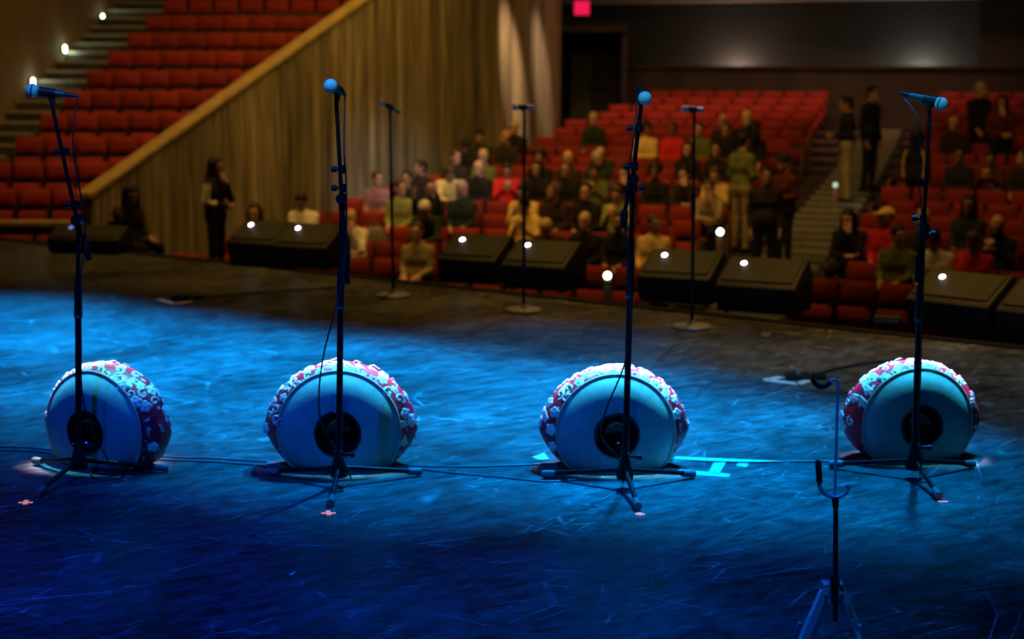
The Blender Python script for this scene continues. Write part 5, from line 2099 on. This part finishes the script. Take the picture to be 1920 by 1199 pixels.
tape('floor_tape', 'small cyan scrap of tape on the near stage left of centre', [(541, 1080), (548, 1074), (555, 1072), (550, 1079)], M_TAPEC)

for (L_side, lab, blk, seam) in (
        ([(297, 562), (328, 571), (358, 566)], 'white taped bracket with a small black box on the left of the stage', (342, 562), None),
        ([(1466, 708), (1436, 713.5), (1496, 721), (1521, 713)], 'white taped bracket with a small black box beside the instrument stand', (1497, 711), None)):
    pts_ = [fp(*q) for q in L_side]
    c = sum(pts_, V()) / len(pts_)
    t_ = thing('floor_pocket', lab, 'floor pocket', c, 0, 'taped floor pockets')
    for a, b in zip(pts_[:-1], pts_[1:]):
        d = (b - a).normalized()
        nn = V((-d.y, d.x, 0)) * 0.026
        mb = MB()
        q_ = [a - nn - c, b - nn - c, b + nn - c, a + nn - c]
        mb.add(q_ + [v + V((0, 0, 0.004)) for v in q_], [(3, 2, 1, 0), (4, 5, 6, 7), (0, 1, 5, 4), (1, 2, 6, 5), (2, 3, 7, 6), (3, 0, 4, 7)])
        mb.obj('tape_strip', M_TAPEW, t_, smooth=0)
    q_ = fp(*blk) - c
    mb = MB()
    mb.box((q_.x - 0.07, q_.y - 0.05, 0.0), (q_.x + 0.06, q_.y + 0.05, 0.03))
    mb.obj('box', M_BLACK, t_, smooth=0, bevel=0.004)
    mb = MB()
    mb.tube([(q_.x + 0.0, q_.y, 0.03), (q_.x + 0.0, q_.y, 0.055)], [0.018, 0.016], 12)
    mb.obj('socket', mat('pink_connector', (0.5, 0.22, 0.2), 0.5), t_)
    mb = MB()
    mb.box((q_.x + 0.08, q_.y - 0.03, 0.0), (q_.x + 0.15, q_.y + 0.05, 0.028))
    mb.obj('plug', M_BLACK, t_, smooth=0, bevel=0.004)


def flat_cable(lab, pix, r=0.004, group='floor cables', m=None):
    pts_ = [fp(x, y) + V((0, 0, r)) for x, y in pix]
    return cable(lab, pts_, r, 'floor_cable', m, group=group, n=90)


M_CABG = mat('grey_sheen_cable', (0.2, 0.2, 0.21), 0.35, 0, 0.2, 60)
flat_cable('upper of the two cables running in from the left edge', [(-20, 839), (60, 842), (140, 850), (300, 858), (400, 862), (500, 868)], 0.0045, m=M_CABG)
flat_cable('lower of the two cables running in from the left edge', [(-20, 846), (60, 848), (140, 856), (300, 864), (400, 868), (500, 876)], 0.0045, m=M_CABG)
flat_cable('cable between the second and third drums, farther one', [(740, 872), (790, 876), (880, 877), (960, 875), (1040, 871)], 0.004, m=M_CABG)
flat_cable('cable between the second and third drums, slanting towards the viewer', [(720, 874), (790, 882), (860, 890), (940, 897), (1020, 905), (1080, 902)], 0.004, m=M_CABG)
flat_cable('cable lying between the third and rightmost drums', [(1230, 862), (1300, 866), (1400, 869), (1480, 868), (1560, 867), (1620, 868)], 0.004, m=M_CABG)
flat_cable('cable coiled under the leftmost boom stand', [(205, 868), (235, 884), (228, 898), (190, 902), (170, 892), (185, 882), (230, 884), (245, 880)], 0.0035)
flat_cable('dark cable running right from the left taped bracket', [(358, 561), (400, 557), (470, 551), (560, 545), (640, 540)], 0.008)
flat_cable('dark cable running right from the taped bracket beside the instrument stand', [(1515, 712), (1540, 701), (1590, 690), (1650, 681), (1700, 676)], 0.007)
tape('floor_tape', 'faint pale tape strip left of the second boom stand, far stage', [(507, 545), (600, 537), (605, 539.5), (508, 548)], mat('dull_tape', (0.17, 0.14, 0.12), 0.6))
flat_cable('thick cable looping down beside the middle wedge pair', [(1085, 532), (1110, 528), (1135, 534), (1180, 540), (1215, 548)], 0.010)
# small case by the right wedges
c = fp(1664, 606)
t = thing('cable_box', 'small dark box with pale edges left of the rightmost wedges', 'box', c, -0.3)
mb = MB()
mb.box((-0.09, -0.05, 0.0), (0.09, 0.06, 0.045))
mb.obj('box_body', M_WEDGE, t, smooth=0, bevel=0.006)
mb = MB()
mb.box((-0.08, -0.055, 0.012), (0.08, -0.048, 0.028))
mb.obj('front_label', mat('dull_metal', (0.3, 0.27, 0.22), 0.4, 0.5), t, smooth=0)
